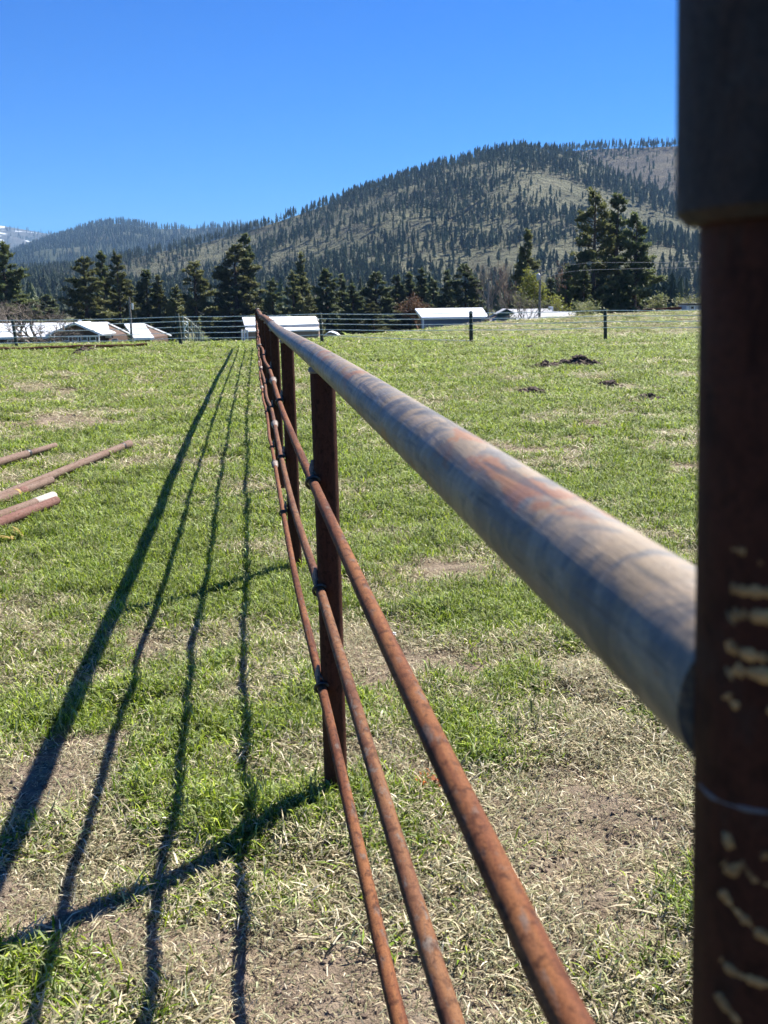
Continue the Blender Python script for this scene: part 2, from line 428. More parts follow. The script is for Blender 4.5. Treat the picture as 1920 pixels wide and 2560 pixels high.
def ground_mat():
    k = NT('pasture_turf'); P = k.pos('Object')
    g = k.attr('green', 'Fac'); b = k.attr('bare', 'Fac')
    n1 = k.noise(P, 0.35, 5); n2 = k.noise(P, 9, 6, 0.65); n3 = k.noise(P, 60, 5, 0.7)
    soil = k.ramp(n2, [(0.25, (0.13, 0.094, 0.064)), (0.5, (0.29, 0.222, 0.16)), (0.75, (0.40, 0.32, 0.235))])
    straw = k.ramp(n3, [(0.3, (0.06, 0.05, 0.028)), (0.55, (0.13, 0.112, 0.062)), (0.75, (0.24, 0.21, 0.125))])
    gr = k.ramp(n3, [(0.3, (0.035, 0.05, 0.012)), (0.55, (0.085, 0.115, 0.024)), (0.75, (0.165, 0.19, 0.05))])
    gf = k.ramp(k.math('ADD', g, k.math('MULTIPLY', k.math('SUBTRACT', n2, 0.5), 0.7)), [(0.35, 0.0), (0.7, 1.0)])
    bf = k.ramp(k.math('ADD', b, k.math('MULTIPLY', k.math('SUBTRACT', n2, 0.5), 0.6)), [(0.3, 0.0), (0.55, 1.0)])
    c = k.mix(gf, straw, gr)
    c = k.mix(bf, c, soil)
    c = k.mix(k.ramp(n1, [(0.4, 0.0), (0.7, 0.35)]), c, (0.17, 0.155, 0.072))
    k.bump(k.math('ADD', n2, k.math('MULTIPLY', n3, 0.6)), 1.0, 0.045)
    return k.set(c, 0.95, 0, 0.2)
gme = npmesh('ground', vv, ff, [ground_mat()])
G, B = fields(vv[:, 0], vv[:, 1])
fattr(gme, 'green', G); fattr(gme, 'bare', B)
obj('ground', gme, kind='structure')

# ------------------------------------------------------------------ hills
def hill(name, prof, r0, rc, r1, mats, amp, k, nth=150, nr=70, power=1.15, zr=-7.0):
    """prof: picture points of the bare skyline; the crest stands at distance rc(azimuth)"""
    az = []; el = []
    for (x, y) in prof:
        d = ray(x, y); az.append(math.atan2(d[0], d[1])); el.append(d[2] / math.hypot(d[0], d[1]))
    th = np.linspace(az[0], az[-1], nth)
    e = np.interp(th, az, el)
    def H(th, r):
        e = np.interp(th, az, el)
        u = (r - r0) / (rc - r0)
        Zc = np.maximum(e, 0.002) * rc + CAM_H
        up = np.clip(u, 0, 1) ** power
        dn = 1 - 0.6 * sm(r, rc, r1)
        z = zr + (Zc - zr) * np.where(u <= 1, up, dn)
        x = r * np.sin(th); y = r * np.cos(th)
        w = np.sin(np.clip(u, 0, 1) * math.pi) ** 0.8
        s = rc / 9
        z = z + w * amp * (fbm(x / s + k * 3, y / s, 4, k) - 0.55) * 2
        z = z + w * amp * 0.35 * np.sin(th * rc / s * 2.1 + 3 * fbm(x / s, y / s, 2, k + 1))
        return z
    rr = r0 + (r1 - r0) * np.linspace(0, 1, nr)
    T, Q = np.meshgrid(th, rr, indexing='ij')
    Z = H(T, Q)
    Z[:, 0] = zr - 3
    v = np.stack([Q * np.sin(T), Q * np.cos(T), Z], -1).reshape(-1, 3)
    i = (np.arange(nth - 1)[:, None] * nr + np.arange(nr - 1)[None]).ravel()
    f = np.stack([i, i + 1, i + nr + 1, i + nr], -1)
    me = npmesh(name, v, f, mats)
    obj(name, me, kind='structure')
    return H, th[0], th[-1], r0, rc
def hillmat(name, ca, cb, cc, scale=0.012, snow=False):
    k = NT(name); P = k.pos('Object')
    n = k.noise(P, scale, 6, 0.6); n2 = k.noise(P, scale * 8, 5, 0.65); n3 = k.noise(k.map(P, (1, 1, 4)), scale * 1.6, 4, 0.5)
    c = k.ramp(n, [(0.35, ca), (0.52, cb), (0.68, cc)])
    c = k.mix(k.ramp(n2, [(0.35, 0.45), (0.6, 0.0)]), c, tuple(x * 0.5 for x in ca))
    if snow:
        c = k.mix(k.ramp(n3, [(0.53, 0.0), (0.59, 1.0)]), c, (0.7, 0.73, 0.78))
    k.bump(n2, 1.0, 9.0)
    return k.set(c, 0.95, 0, 0.1)
M_HILL = hillmat('hillside_grass', (0.078, 0.076, 0.05), (0.115, 0.117, 0.068), (0.165, 0.16, 0.10))
M_BACK = hillmat('burnt_hillside', (0.06, 0.052, 0.042), (0.10, 0.088, 0.066), (0.15, 0.13, 0.085), 0.02)
M_FAR = hillmat('far_forest_floor', (0.03, 0.04, 0.02), (0.05, 0.06, 0.03), (0.10, 0.095, 0.06), 0.004)
M_SNOWM = hillmat('snowy_forest_floor', (0.06, 0.065, 0.05), (0.09, 0.09, 0.07), (0.14, 0.13, 0.11), 0.003, True)
FRONT = hill('hill', [(-350, 640), (-100, 612), (0, 600), (150, 585), (250, 566), (330, 547), (420, 530), (500, 509), (560, 492), (650, 462), (740, 430), (850, 393), (950, 360), (1050, 333), (1130, 322), (1200, 330), (1270, 352), (1350, 388), (1420, 420), (1500, 465), (1600, 530), (1700, 580), (2100, 640)],
             820, 1750, 2250, [M_HILL], 26, 2, 170, 70, 1.08)
BACKH = hill('back_hill', [(700, 560), (850, 440), (1000, 360), (1130, 327), (1200, 326), (1300, 319), (1400, 316), (1460, 314), (1600, 310), (1800, 325), (2200, 380)],
             1300, 2500, 3100, [M_BACK], 30, 4, 120, 60, 1.1)
MIDM = hill('forest_mountain', [(-420, 600), (-150, 585), (0, 562), (60, 538), (110, 519), (190, 492), (230, 485), (260, 482), (300, 487), (350, 494), (420, 493), (500, 489), (560, 486), (650, 492), (800, 520), (1000, 560)],
            2300, 5200, 6400, [M_FAR], 90, 5, 120, 60, 1.1)
SNOWM = hill('snow_mountain', [(-500, 470), (-200, 470), (-60, 478), (0, 487), (60, 497), (110, 506), (180, 520), (300, 540), (500, 575)],
             6600, 9600, 11500, [M_SNOWM], 150, 6, 90, 40, 1.0)

# ------------------------------------------------------------------ scatter by geometry nodes (for stuff only)
def scatter(name, pts, rot, scl, idx, sources, **kw):
    col = bpy.data.collections.new(name + '_sources')
    for s in sources: col.objects.link(s)
    me = bpy.data.meshes.new(name)
    pts = np.asarray(pts, np.float32)
    me.vertices.add(len(pts)); me.vertices.foreach_set('co', pts.ravel())
    for nm, a in (('rot', rot), ('scl', scl)):
        t = me.attributes.new(nm, 'FLOAT_VECTOR', 'POINT'); t.data.foreach_set('vector', np.asarray(a, np.float32).ravel())
    t = me.attributes.new('idx', 'INT', 'POINT'); t.data.foreach_set('value', np.asarray(idx, np.int32))
    for s in sources:
        for m in s.data.materials:
            if m.name not in me.materials: me.materials.append(m)
    o = obj(name, me, **kw)
    g = bpy.data.node_groups.new(name + '_nodes', 'GeometryNodeTree')
    g.interface.new_socket('Geometry', in_out='INPUT', socket_type='NodeSocketGeometry')
    g.interface.new_socket('Geometry', in_out='OUTPUT', socket_type='NodeSocketGeometry')
    N = g.nodes.new; L = g.links.new
    gi = N('NodeGroupInput'); go = N('NodeGroupOutput')
    ci = N('GeometryNodeCollectionInfo'); ci.inputs['Collection'].default_value = col
    ci.inputs['Separate Children'].default_value = True; ci.inputs['Reset Children'].default_value = True
    iop = N('GeometryNodeInstanceOnPoints')
    def na(nm, typ):
        a = N('GeometryNodeInputNamedAttribute'); a.data_type = typ; a.inputs['Name'].default_value = nm
        return a.outputs['Attribute']
    e2r = N('FunctionNodeEulerToRotation')
    L(na('rot', 'FLOAT_VECTOR'), e2r.inputs[0])
    L(gi.outputs[0], iop.inputs['Points']); L(ci.outputs[0], iop.inputs['Instance'])
    iop.inputs['Pick Instance'].default_value = True
    L(na('idx', 'INT'), iop.inputs['Instance Index']); L(e2r.outputs[0], iop.inputs['Rotation']); L(na('scl', 'FLOAT_VECTOR'), iop.inputs['Scale'])
    L(iop.outputs[0], go.inputs[0])
    md = o.modifiers.new('scatter', 'NODES'); md.node_group = g
    return o
def src(name, me):
    return bpy.data.objects.new(name, me)

# ------------------------------------------------------------------ hillside pines
def hill_pine_mesh(seed, H=22.0, Rr=4.2, tiers=7, pts=7, trunk=True, low=(0.12, 0.42)):
    r = random.Random(seed); v = []; f = []; mi = []
    if trunk:
        for k in range(4):
            a = k * math.pi / 2
            v += [(0.3 * math.cos(a), 0.3 * math.sin(a), -1.5), (0.12 * math.cos(a), 0.12 * math.sin(a), H * 0.8)]
        for k in range(4):
            f.append((2 * k, (2 * k + 2) % 8, (2 * k + 3) % 8, 2 * k + 1)); mi.append(1)
    z0 = H * r.uniform(*low)
    for t in range(tiers):
        u = t / tiers
        zb = z0 + (H - z0) * u; zt = min(H, zb + (H - z0) / tiers * 1.9)
        rad = Rr * (1 - u) ** 0.62 * r.uniform(0.7, 1.12) * (0.7 if t == 0 else 1)
        n0 = len(v); ox, oy = r.uniform(-.3, .3), r.uniform(-.3, .3)
        v.append((ox, oy, zt))
        ph = r.uniform(0, 6)
        for k in range(pts * 2):
            q = rad * (r.uniform(0.8, 1.15) if k % 2 == 0 else r.uniform(0.4, 0.6))
            a = ph + math.pi * k / pts
            v.append((ox + q * math.cos(a), oy + q * math.sin(a), zb + r.uniform(-.5, .5) - (0.5 if k % 2 == 0 else -0.4)))
        for k in range(pts * 2):
            f.append((n0, n0 + 1 + k, n0 + 1 + (k + 1) % (pts * 2))); mi.append(0)
    return mesh('hillside_pine', v, f, [M_HPINE, M_BARK], False, mi)
HP = [hill_pine_mesh(s, 21, [2.6, 3.2, 4.3, 2.9, 3.8, 4.8][s], 9, 7, True, [(0.1, 0.2), (0.3, 0.5), (0.15, 0.3), (0.4, 0.55), (0.1, 0.3), (0.25, 0.4)][s]) for s in range(6)]
FP = [hill_pine_mesh(40 + s, 24, 4.2, 4, 4, False, (0.0, 0.1)) for s in range(3)]
def sample_hill(Hd, n, dens, rmin=None, rmax=None, th0=None, th1=None):
    H, t0, t1, r0, rc = Hd
    t0 = th0 if th0 is not None else t0; t1 = th1 if th1 is not None else t1
    rmin = rmin or r0 * 1.02; rmax = rmax or rc * 1.01
    th = rng.uniform(t0, t1, n); r = np.sqrt(rng.uniform(rmin ** 2, rmax ** 2, n))
    z = H(th, r); x = r * np.sin(th); y = r * np.cos(th)
    keep = rng.random(n) < dens(x, y, z, th, r)
    return np.stack([x, y, z], -1)[keep]
VIEW = R(24)
def dens_front(x, y, z, th, r):
    u = (r - 820) / (1750 - 820)
    n = fbm(x / 130, y / 130, 4, 3)
    left = sm(-th, -0.12, 0.16)                       # denser towards the left end of the hill
    d = 0.30 + 0.12 * left + 2.2 * (n - 0.5)
    d = d + 0.5 * sm(u, 0.9, 1.0) + 0.45 * (1 - sm(u, 0.1, 0.4))
    strip = np.abs(np.sin(z / 17 + 2.5 * n)) < 0.2
    return np.clip(np.where(strip, d * 0.35, d), 0.03, 0.95)
pf = sample_hill(FRONT, 38000, dens_front, th0=-VIEW, th1=VIEW)
def dens_back(x, y, z, th, r):
    n = fbm(x / 200, y / 200, 4, 5); u = (r - 1300) / 1200
    return np.clip(0.17 + 1.7 * (n - 0.52) + 0.45 * sm(u, 0.955, 1.0) + 0.5 * (1 - sm(u, 0.2, 0.6)), 0.04, 0.9)
pb = sample_hill(BACKH, 17000, dens_back, th0=R(-4), th1=VIEW)
def pixel(P):
    q = P - np.array([0, 0, CAM_H]); z = q @ _fw
    k = 1659 / 1920
    return k * (960 + FPX * (q @ _rt) / z), k * (1280 - FPX * (q @ _up) / z)
# the 300 hillside pines that show largest stand as things of their own
px, py = pixel(pf)
okm = (py < 610) & (px > 10) & (px < 1440)
order = np.argsort(np.where(okm, np.hypot(pf[:, 0], pf[:, 1]), 1e9))
near300 = order[:300]
rest = np.setdiff1d(np.arange(len(pf)), near300)
for i in near300:
    zone = [z_ for x_, z_ in ((540, 'above the trees left of the pipe fence end'), (880, 'above the trees between barn and blue shed'), (1250, 'above the trees between blue shed and big pines'), (9999, 'right of and behind the three big pines')) if px[i] < x_][0]
    o = obj('hillside_pine', HP[int(rng.integers(6))], label='dark pine scattered on the lower hillside ' + zone, cat='tree', group='lower hillside pines ' + zone)
    o.location = pf[i]; o.rotation_euler = (0, 0, rng.uniform(0, 6.28)); s = rng.uniform(0.4, 0.95); o.scale = (s * rng.uniform(.8, 1.2), s * rng.uniform(.8, 1.2), s)
def stand(name, P, meshes, label, smin, smax):
    n = len(P); s = rng.uniform(smin, smax, n)
    rot = np.zeros((n, 3)); rot[:, 2] = rng.uniform(0, 6.28, n)
    return scatter(name, P, rot, np.stack([s, s, s], -1), rng.integers(0, len(meshes), n), [src(name + '_source', m) for m in meshes], label=label, cat='forest', kind='stuff')
stand('hill_forest', pf[rest], HP, 'pine forest covering the upper slope and crest of the hill', 0.25, 0.9)
stand('back_hill_forest', pb, HP, 'sparse pines on the burnt grey hill behind the main hill', 0.35, 1.1)
def dens_mid(x, y, z, th, r):
    n = fbm(x / 420, y / 420, 4, 1)
    return np.clip(0.9 - 5.0 * np.clip(n - 0.62, 0, 1), 0.0, 0.95)
pm = sample_hill(MIDM, 16000, dens_mid, th0=-VIEW, th1=R(2))
stand('mountain_forest', pm, FP, 'hazy blue green forest on the mountain at the far left', 0.8, 1.5)
ps = sample_hill(SNOWM, 5000, lambda x, y, z, th, r: np.clip(1.2 - 2.4 * fbm(x / 500, y / 500, 3, 2), 0.05, 0.6), th0=-VIEW, th1=R(-10))
stand('snowy_mountain_forest', ps, FP, 'dark forest on the distant mountain with snow patches', 1.0, 1.8)

HEAPS = [
    (1243, 791, 1.35, 0.8, 0.22, 'largest dark heap of turned soil in the field, between the right fence posts', 1),
    (1180, 796, 0.75, 0.55, 0.13, 'dark soil heap beside the largest heap on its left', 2),
    (1148, 848, 0.45, 0.7, 0.09, 'crumbly patch of dug soil halfway down the field', 3),
    (1310, 833, 0.6, 0.4, 0.08, 'low scatter of dug soil right of the field centre', 4),
    (1142, 756, 0.45, 0.4, 0.16, 'small dark clod of soil near the wire fence', 5),
    (185, 763, 0.9, 0.6, 0.22, 'dark soil heap below the long pipe by the house', 6),
    (168, 769, 0.5, 0.4, 0.14, 'smaller soil heap just below the one by the long pipe', 7),
    (1400, 862, 0.5, 0.3, 0.07, 'thin strip of turned soil near the big post', 8),
]
# ------------------------------------------------------------------ pasture grass
def tuft_mesh(name, seed, n, rad, lmin, lmax, wmin, wmax, up, cols):
    r = random.Random(seed); v = []; f = []; col = []
    for b in range(n):
        a = r.uniform(0, 6.283); q = rad * math.sqrt(r.random()); bx, by = q * math.cos(a), q * math.sin(a)
        d = r.uniform(0, 6.283); l = r.uniform(lmin, lmax); w = r.uniform(wmin, wmax) / 2
        lean = r.uniform(*up)                           # 0 lying, 1 upright
        hz = l * math.sin(lean); hr = l * math.cos(lean)
        dx, dy = math.cos(d), math.sin(d); sx, sy = -dy, dx
        tw = r.uniform(-0.5, 0.5)
        z0 = r.uniform(0.0, 0.008)
        droop = r.uniform(0.1, 0.5) * hz
        p = [(bx, by, z0), (bx + dx * hr * .5, by + dy * hr * .5, z0 + hz * .65), (bx + dx * hr, by + dy * hr, z0 + hz - droop * 0.6)]
        k = len(v)
        for (cx, cy, cz), ww in ((p[0], w), (p[1], w * 0.95)):
            v += [(cx - sx * ww, cy - sy * ww, cz - tw * ww), (cx + sx * ww, cy + sy * ww, cz + tw * ww)]
        v.append(p[2])
        f += [(k, k + 1, k + 3, k + 2), (k + 2, k + 3, k + 4)]
        c = r.choice(cols); m = r.uniform(0.6, 1.3)
        col += [tuple(x * m for x in c)] * 5
    me = mesh(name, v, f, M_BLADE)
    a = me.attributes.new('bcol', 'FLOAT_COLOR', 'POINT')
    a.data.foreach_set('color', np.array([(*c, 1) for c in col], np.float32).ravel())
    return src(name, me)
STRAW = [(0.44, 0.385, 0.25), (0.36, 0.31, 0.19), (0.56, 0.51, 0.37), (0.26, 0.225, 0.13), (0.25, 0.25, 0.12), (0.31, 0.235, 0.15), (0.14, 0.13, 0.065), (0.31, 0.33, 0.20)]
GREEN = [(0.14, 0.215, 0.012), (0.21, 0.27, 0.018), (0.075, 0.13, 0.013), (0.27, 0.32, 0.045), (0.31, 0.34, 0.14), (0.18, 0.23, 0.04), (0.25, 0.30, 0.13)]
MIXED = STRAW[:4] + GREEN[:4] + [(0.26, 0.29, 0.13)] * 2
SRC = [tuft_mesh('straw_%d' % i, i, 34, 0.08, 0.01, 0.045, 0.0016, 0.0042, (0.0, 0.7), STRAW) for i in range(4)]
SRC += [tuft_mesh('mixed_%d' % i, 20 + i, 28, 0.07, 0.018, 0.065, 0.0022, 0.0055, (0.05, 0.85), MIXED) for i in range(4)]
SRC += [tuft_mesh('green_%d' % i, 40 + i, 28, 0.055, 0.025, 0.085, 0.0025, 0.0055, (0.15, 1.2), GREEN) for i in range(4)]
SRC.sort(key=lambda s: s.name)                      # a collection lists its children by name: green, mixed, straw
def scatter_grass(n0):
    # sampled evenly in what the lens sees: density falls with the square of the tuft size
    yy = np.concatenate([rng.uniform(1.2, 5, int(n0 * 0.36)), 5 * (16 ** rng.random(int(n0 * 0.64)))])
    half = 0.42 * yy + 0.35
    xx = rng.uniform(-1, 1, len(yy)) * half
    w = np.where(yy < 5, yy / 5.0, 1.0)
    keep = (rng.random(len(yy)) < w) & (yy < crest(xx) + 4)
    xx, yy = xx[keep], yy[keep]
    g, b = fields(xx, yy)
    r1 = rng.random(len(xx)); r2 = rng.random(len(xx))
    free = np.ones(len(xx), bool)
    for h_ in HEAPS:
        q = gnd(h_[0], h_[1]); free &= ((xx - q[0]) / (h_[2] * .5)) ** 2 + ((yy - q[1] + .15) / (h_[3] * .9)) ** 2 > 0.8
    keep = (r1 > 0.04 + b * 0.62) & free
    xx, yy, g, r2 = xx[keep], yy[keep], g[keep], r2[keep]
    gg = g + rng.normal(0, 0.14, len(g))
    kind = np.where(gg > 0.62, 0, np.where(gg > 0.34, 1, 2))
    kind = np.where(b[keep] + rng.normal(0, .12, len(g)) > 0.5, 2, kind)
    s = np.maximum(1.0, yy / 5.0) * rng.uniform(0.6, 1.25, len(xx))
    z = np.maximum(1.0, yy / 5.0) ** 0.45 * rng.uniform(0.7, 1.25, len(xx))
    sh = 1 - 0.35 * sm(b[keep], 0.4, 0.9) * (kind == 2); s = s * sh; z = z * sh
    tall = (np.abs(yy - 37.8) < 1.6) & (xx < 0)
    z = np.where(tall, z * 0.55, np.where(yy > 40, z * 0.4, z))
    kind = np.where(tall, np.where(r2 < 0.8, 0, 1), kind)
    rot = np.stack([rng.normal(0, .06, len(xx)), rng.normal(0, .06, len(xx)), rng.uniform(0, 6.28, len(xx))], -1)
    P = np.stack([xx, yy, zg(xx, yy) - 0.002], -1)
    return P, rot, np.stack([s, s, z], -1), kind * 4 + rng.integers(0, 4, len(xx))
P_, r_, s_, i_ = scatter_grass(92000)
scatter('grass', P_, r_, s_, i_, SRC, label='short pasture grass, green tufts mixed with dry straw', cat='grass', kind='stuff')

# clods of soil
def clod_mesh(seed, M=M_CLOD):
    r = random.Random(seed)
    import bmesh
    bm = bmesh.new(); bmesh.ops.create_icosphere(bm, subdivisions=2, radius=1.0)
    ph = [r.uniform(0, 6) for _ in range(6)]
    for v in bm.verts:
        c = v.co
        k = 1 + 0.25 * math.sin(3 * c.x + ph[0]) * math.sin(3 * c.y + ph[1]) + 0.2 * math.sin(6 * c.z + ph[2] + 4 * c.x) + r.uniform(-.16, .16)
        v.co = c * k; v.co.z *= 0.6
    me = bpy.data.meshes.new('soil_clod'); bm.to_mesh(me); bm.free(); me.materials.append(M)
    return me
CL = [clod_mesh(i) for i in range(4)]
n = 22000
yy = np.concatenate([rng.uniform(1.4, 5, 12000), 5 * 7 ** rng.random(n - 12000)]); xx = rng.uniform(-1, 1, n) * (0.42 * yy + 0.3)
g, b = fields(xx, yy)
kk = rng.random(n) < np.clip(b * 1.6 - 0.3, 0.03, 1)
xx, yy = xx[kk], yy[kk]; n = len(xx)
s = rng.lognormal(-5.6, 0.45, n).clip(0.002, 0.009) * np.maximum(1, yy / 9)
M_CLODL = plain('dry_soil_crumb', (0.28, 0.21, 0.15), 0.95, 0.4, 30.0, 0, 0.6)
M_CLODM = plain('brown_soil_crumb', (0.19, 0.138, 0.095), 0.95, 0.4, 30.0, 0, 0.6)
CL2 = [clod_mesh(i, M_CLODL if i % 2 else M_CLODM) for i in range(4)]
scatter('soil_crumbs', np.stack([xx, yy, zg(xx, yy) + s * 0.2], -1), rng.uniform(0, 6.28, (n, 3)) * np.array([.1, .1, 1]), np.stack([s, s, s], -1), rng.integers(0, 4, n), [src('crumb_%d' % i, m) for i, m in enumerate(CL2)],
        label='loose crumbs of brown soil between the grass', cat='soil', kind='stuff')
# heaps of turned earth in the field: many clods pressed together
def heap(px, py, w, d, h, label, seed):
    c = gnd(px, py); r = random.Random(seed); v = []; f = []
    for q in range(int(30 + 70 * w)):
        a = r.uniform(0, 6.283); t = math.sqrt(r.random()); x = c[0] + math.cos(a) * t * w / 2; y = c[1] + math.sin(a) * t * d / 2
        s_ = r.uniform(.025, .075) * (1.15 - .5 * t) * min(1.3, .5 + h * 4)
        z_ = float(zg(x, y)) + h * max(0, 1 - t * 1.15) * r.uniform(.3, 1.0)
        me = CL[r.randrange(4)]; n0 = len(v); rz = r.uniform(0, 6.28); cs, sn = math.cos(rz), math.sin(rz)
        for p in me.vertices:
            v.append((x + (p.co.x * cs - p.co.y * sn) * s_, y + (p.co.x * sn + p.co.y * cs) * s_, z_ + p.co.z * s_ * 1.1))
        f += [tuple(n0 + i for i in p.vertices) for p in me.polygons]
    nx, ny = 22, 12; n0 = len(v)
    for j in range(ny):
        for i in range(nx):
            a = (i / (nx - 1) - .5) * 2; b = (j / (ny - 1) - .5) * 2; t = math.hypot(a, b)
            x = c[0] + a * w / 2; y = c[1] + b * d / 2
            v.append((x, y, float(zg(x, y)) - .02 + h * .75 * max(0, 1 - t) * (0.6 + 0.8 * float(fbm(np.array(x * 7.), np.array(y * 7.), 3, seed)))))
    f += [(n0 + j * nx + i, n0 + j * nx + i + 1, n0 + (j + 1) * nx + i + 1, n0 + (j + 1) * nx + i) for j in range(ny - 1) for i in range(nx - 1)]
    return obj('dirt_heap', mesh('dirt_heap', v, f, M_CLOD), label=label, cat='dirt heap', group='heaps of turned soil')
for h_ in HEAPS: heap(*h_)

# ------------------------------------------------------------------ pipe fence
def F(t, l, z):
    return FDIR * t + FN * l + np.array([0, 0, z])
def lat(t):                                        # the fence line bows a little at its far end
    return 0.19 + 0.11 * float(sm(t, 12, 33))
fence = empty('pipe_fence', F(0.335, 0.19, 0), 'long rusty pipe fence with top rail and three rods running into the distance', 'fence')
RAD = 0.0325; RZ = 1.245
POSTS = [2.74, 5.26] + [5.26 + 2.5 * k for k in range(1, 11)]
TEND = 32.8
def rough_tube(name, pts, rad, mat, parent, n=20, s0=0, **kw):
    m = MB(); m.tube(pts, rad, n, True, s0); return m.build(name, mat, parent, True, **kw)
def railz(t): return RZ + 0.008 * math.sin(t * 0.7) - 0.02 * float(sm(t, 20, 33))
pts = [F(t, lat(t), railz(t)) for t in np.linspace(0.35, 8.3, 40)]
rough_tube('top_rail', pts, RAD, M_STEEL, fence, 40, label='blue grey steel top rail with tan rust bands')
pts = [F(t, lat(t), railz(t)) for t in np.linspace(8.3, TEND, 50)]
rough_tube('top_rail', pts, RAD * 1.0, M_RAILR, fence, 28, label='red brown far length of the top rail')
for t in (8.3, 8.9, 12.6, 20.2):
    rough_tube('rail_weld', [F(t - .012, lat(t), railz(t)), F(t, lat(t), railz(t)), F(t + .012, lat(t), railz(t))], [RAD + .0005, RAD + .004, RAD + .0005], M_CLIP, fence, 24)
for i, t in enumerate(POSTS):
    rr = 0.0335
    b = F(t, lat(t), 0); z0 = float(zg(b[0], b[1]))
    lean = random.uniform(-.012, .012); l2 = -0.012 if i == 0 else random.uniform(-.01, .008)
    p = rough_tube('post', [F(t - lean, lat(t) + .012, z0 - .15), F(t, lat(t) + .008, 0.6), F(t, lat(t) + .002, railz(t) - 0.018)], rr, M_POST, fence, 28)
    rough_tube('post_weld', [F(t, lat(t), railz(t) - .034), F(t, lat(t), railz(t) - .028), F(t, lat(t), railz(t) - .018)], [rr - .002, rr + .003, rr + .001], M_WELD, p, 24)
b = F(TEND, 0.3, 0)
ep = rough_tube('end_post', [b + np.array([0, 0, -.2]), b + np.array([0, 0, .6]), b + np.array([0, 0, 1.27])], 0.07, M_POST, fence, 20, label='wider end post at the far end of the pipe fence')
rough_tube('post_cap', [b + np.array([0, 0, 1.27]), b + np.array([0, 0, 1.285])], [0.074, 0.06], M_WELD, ep, 20)
rough_tube('bent_wire', spline([b + np.array([-.03, 0, 1.28]), b + np.array([-.03, 0, 1.4]), b + np.array([-.09, 0, 1.44]), b + np.array([-.1, 0, 1.36])], 5), 0.012, M_CLIP, ep, 8)
# near post with its wide upper sleeve
NP = F(0.335, 0.19, 0)
def post_lateral(x, y):                              # lateral place of the post axis whose left side is seen there
    d = ray(x, y); dh = d[:2] / np.linalg.norm(d[:2]); nn = np.array([dh[1], -dh[0]])
    best = min(np.linspace(0.12, 0.28, 801), key=lambda l: abs(F(0.335, l, 0)[:2] @ nn - 0.0325))
    q = F(0.335, best, 0); t = (q[:2] @ dh) / np.linalg.norm(d[:2])
    return best, CAM_H + d[2] * t
(l1_, z1_), (l2_, z2_) = post_lateral(1510, 620), post_lateral(1492, 2180)
def NA(z):                                           # axis of the near post, which leans a little
    return F(0.335, l1_ + (l2_ - l1_) * (z - z1_) / (z2_ - z1_), z)
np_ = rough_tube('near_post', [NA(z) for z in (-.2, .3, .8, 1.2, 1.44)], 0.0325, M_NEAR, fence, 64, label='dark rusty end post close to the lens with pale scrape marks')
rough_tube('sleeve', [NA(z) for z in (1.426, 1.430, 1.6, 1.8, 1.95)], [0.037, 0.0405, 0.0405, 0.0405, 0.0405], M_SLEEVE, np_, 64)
# scrapes and weld drips on the side of the near post that faces the camera
tocam = math.atan2(-NP[1], -NP[0])
def on_post(x, y, rad):                              # the point of the near post seen at a picture point
    d = ray(x, y); z = 1.2
    for _ in range(4):
        c = NA(z)[:2]; o = -c; dd = d[:2]
        A = dd @ dd; Bq = o @ dd; Cq = o @ o - rad * rad
        D = max(0.0, Bq * Bq - A * Cq); t = (-Bq - math.sqrt(D)) / A
        z = CAM_H + d[2] * t
    return np.array([0, 0, CAM_H]) + d * t
def scrape(pix, w, mat=M_CHALK, name='scrape_mark'):
    pp = spline([on_post(x, y, 0.0323) for x, y in pix], 5)
    for p in pp:                                       # keep the drip on the curved face
        c_ = NA(p[2])[:2]; q = p[:2] - c_; p[:2] = c_ + q / np.linalg.norm(q) * (0.0325 - w * 0.72)
    rough_tube(name, pp, [w * .45] + [w * random.uniform(.72, 1.12) for _ in pp[2:]] + [w * .45], mat, np_, 10)
# rods: heights at the posts, read at post 2 and post 3; near the end post they turn in towards its axis
def rodpath(pix, zs, zf, seed):
    r = random.Random(seed); P = []
    z1 = zs[0]
    for t in np.linspace(TEND - .1, 7.7, 34):
        w = 0.010 * math.sin(t * 1.7 + seed) + r.uniform(-.006, .006)
        P.append(F(t, lat(t) - 0.046 + w * 0.5, zf + w - 0.03 * float(sm(t, 10, 30)) * 0))
    P.append(F(5.26, 0.144, zf))
    P.append(F(3.9, 0.148, (zf + z1) / 2))
    k = 1659 / 1920
    for (x, y), z in zip(pix, zs):
        P.append(gnd(x * k, y * k, z))
    return P
RP = {
 'up': rodpath([(778, 1196), (900, 1462), (1062, 1802), (1261, 2218), (1428, 2560)], [.925, .934, .943, .952, .958], .91, 1),
 'mid': rodpath([(789, 1440), (850, 1642), (904, 1818), (1013, 2180), (1132, 2560)], [.622, .627, .631, .636, .64], .62, 2),
 'low': rodpath([(798, 1692), (870, 2006), (922, 2228), (999, 2560)], [.337, .342, .346, .35], .33, 3)}
RODR = 0.0132
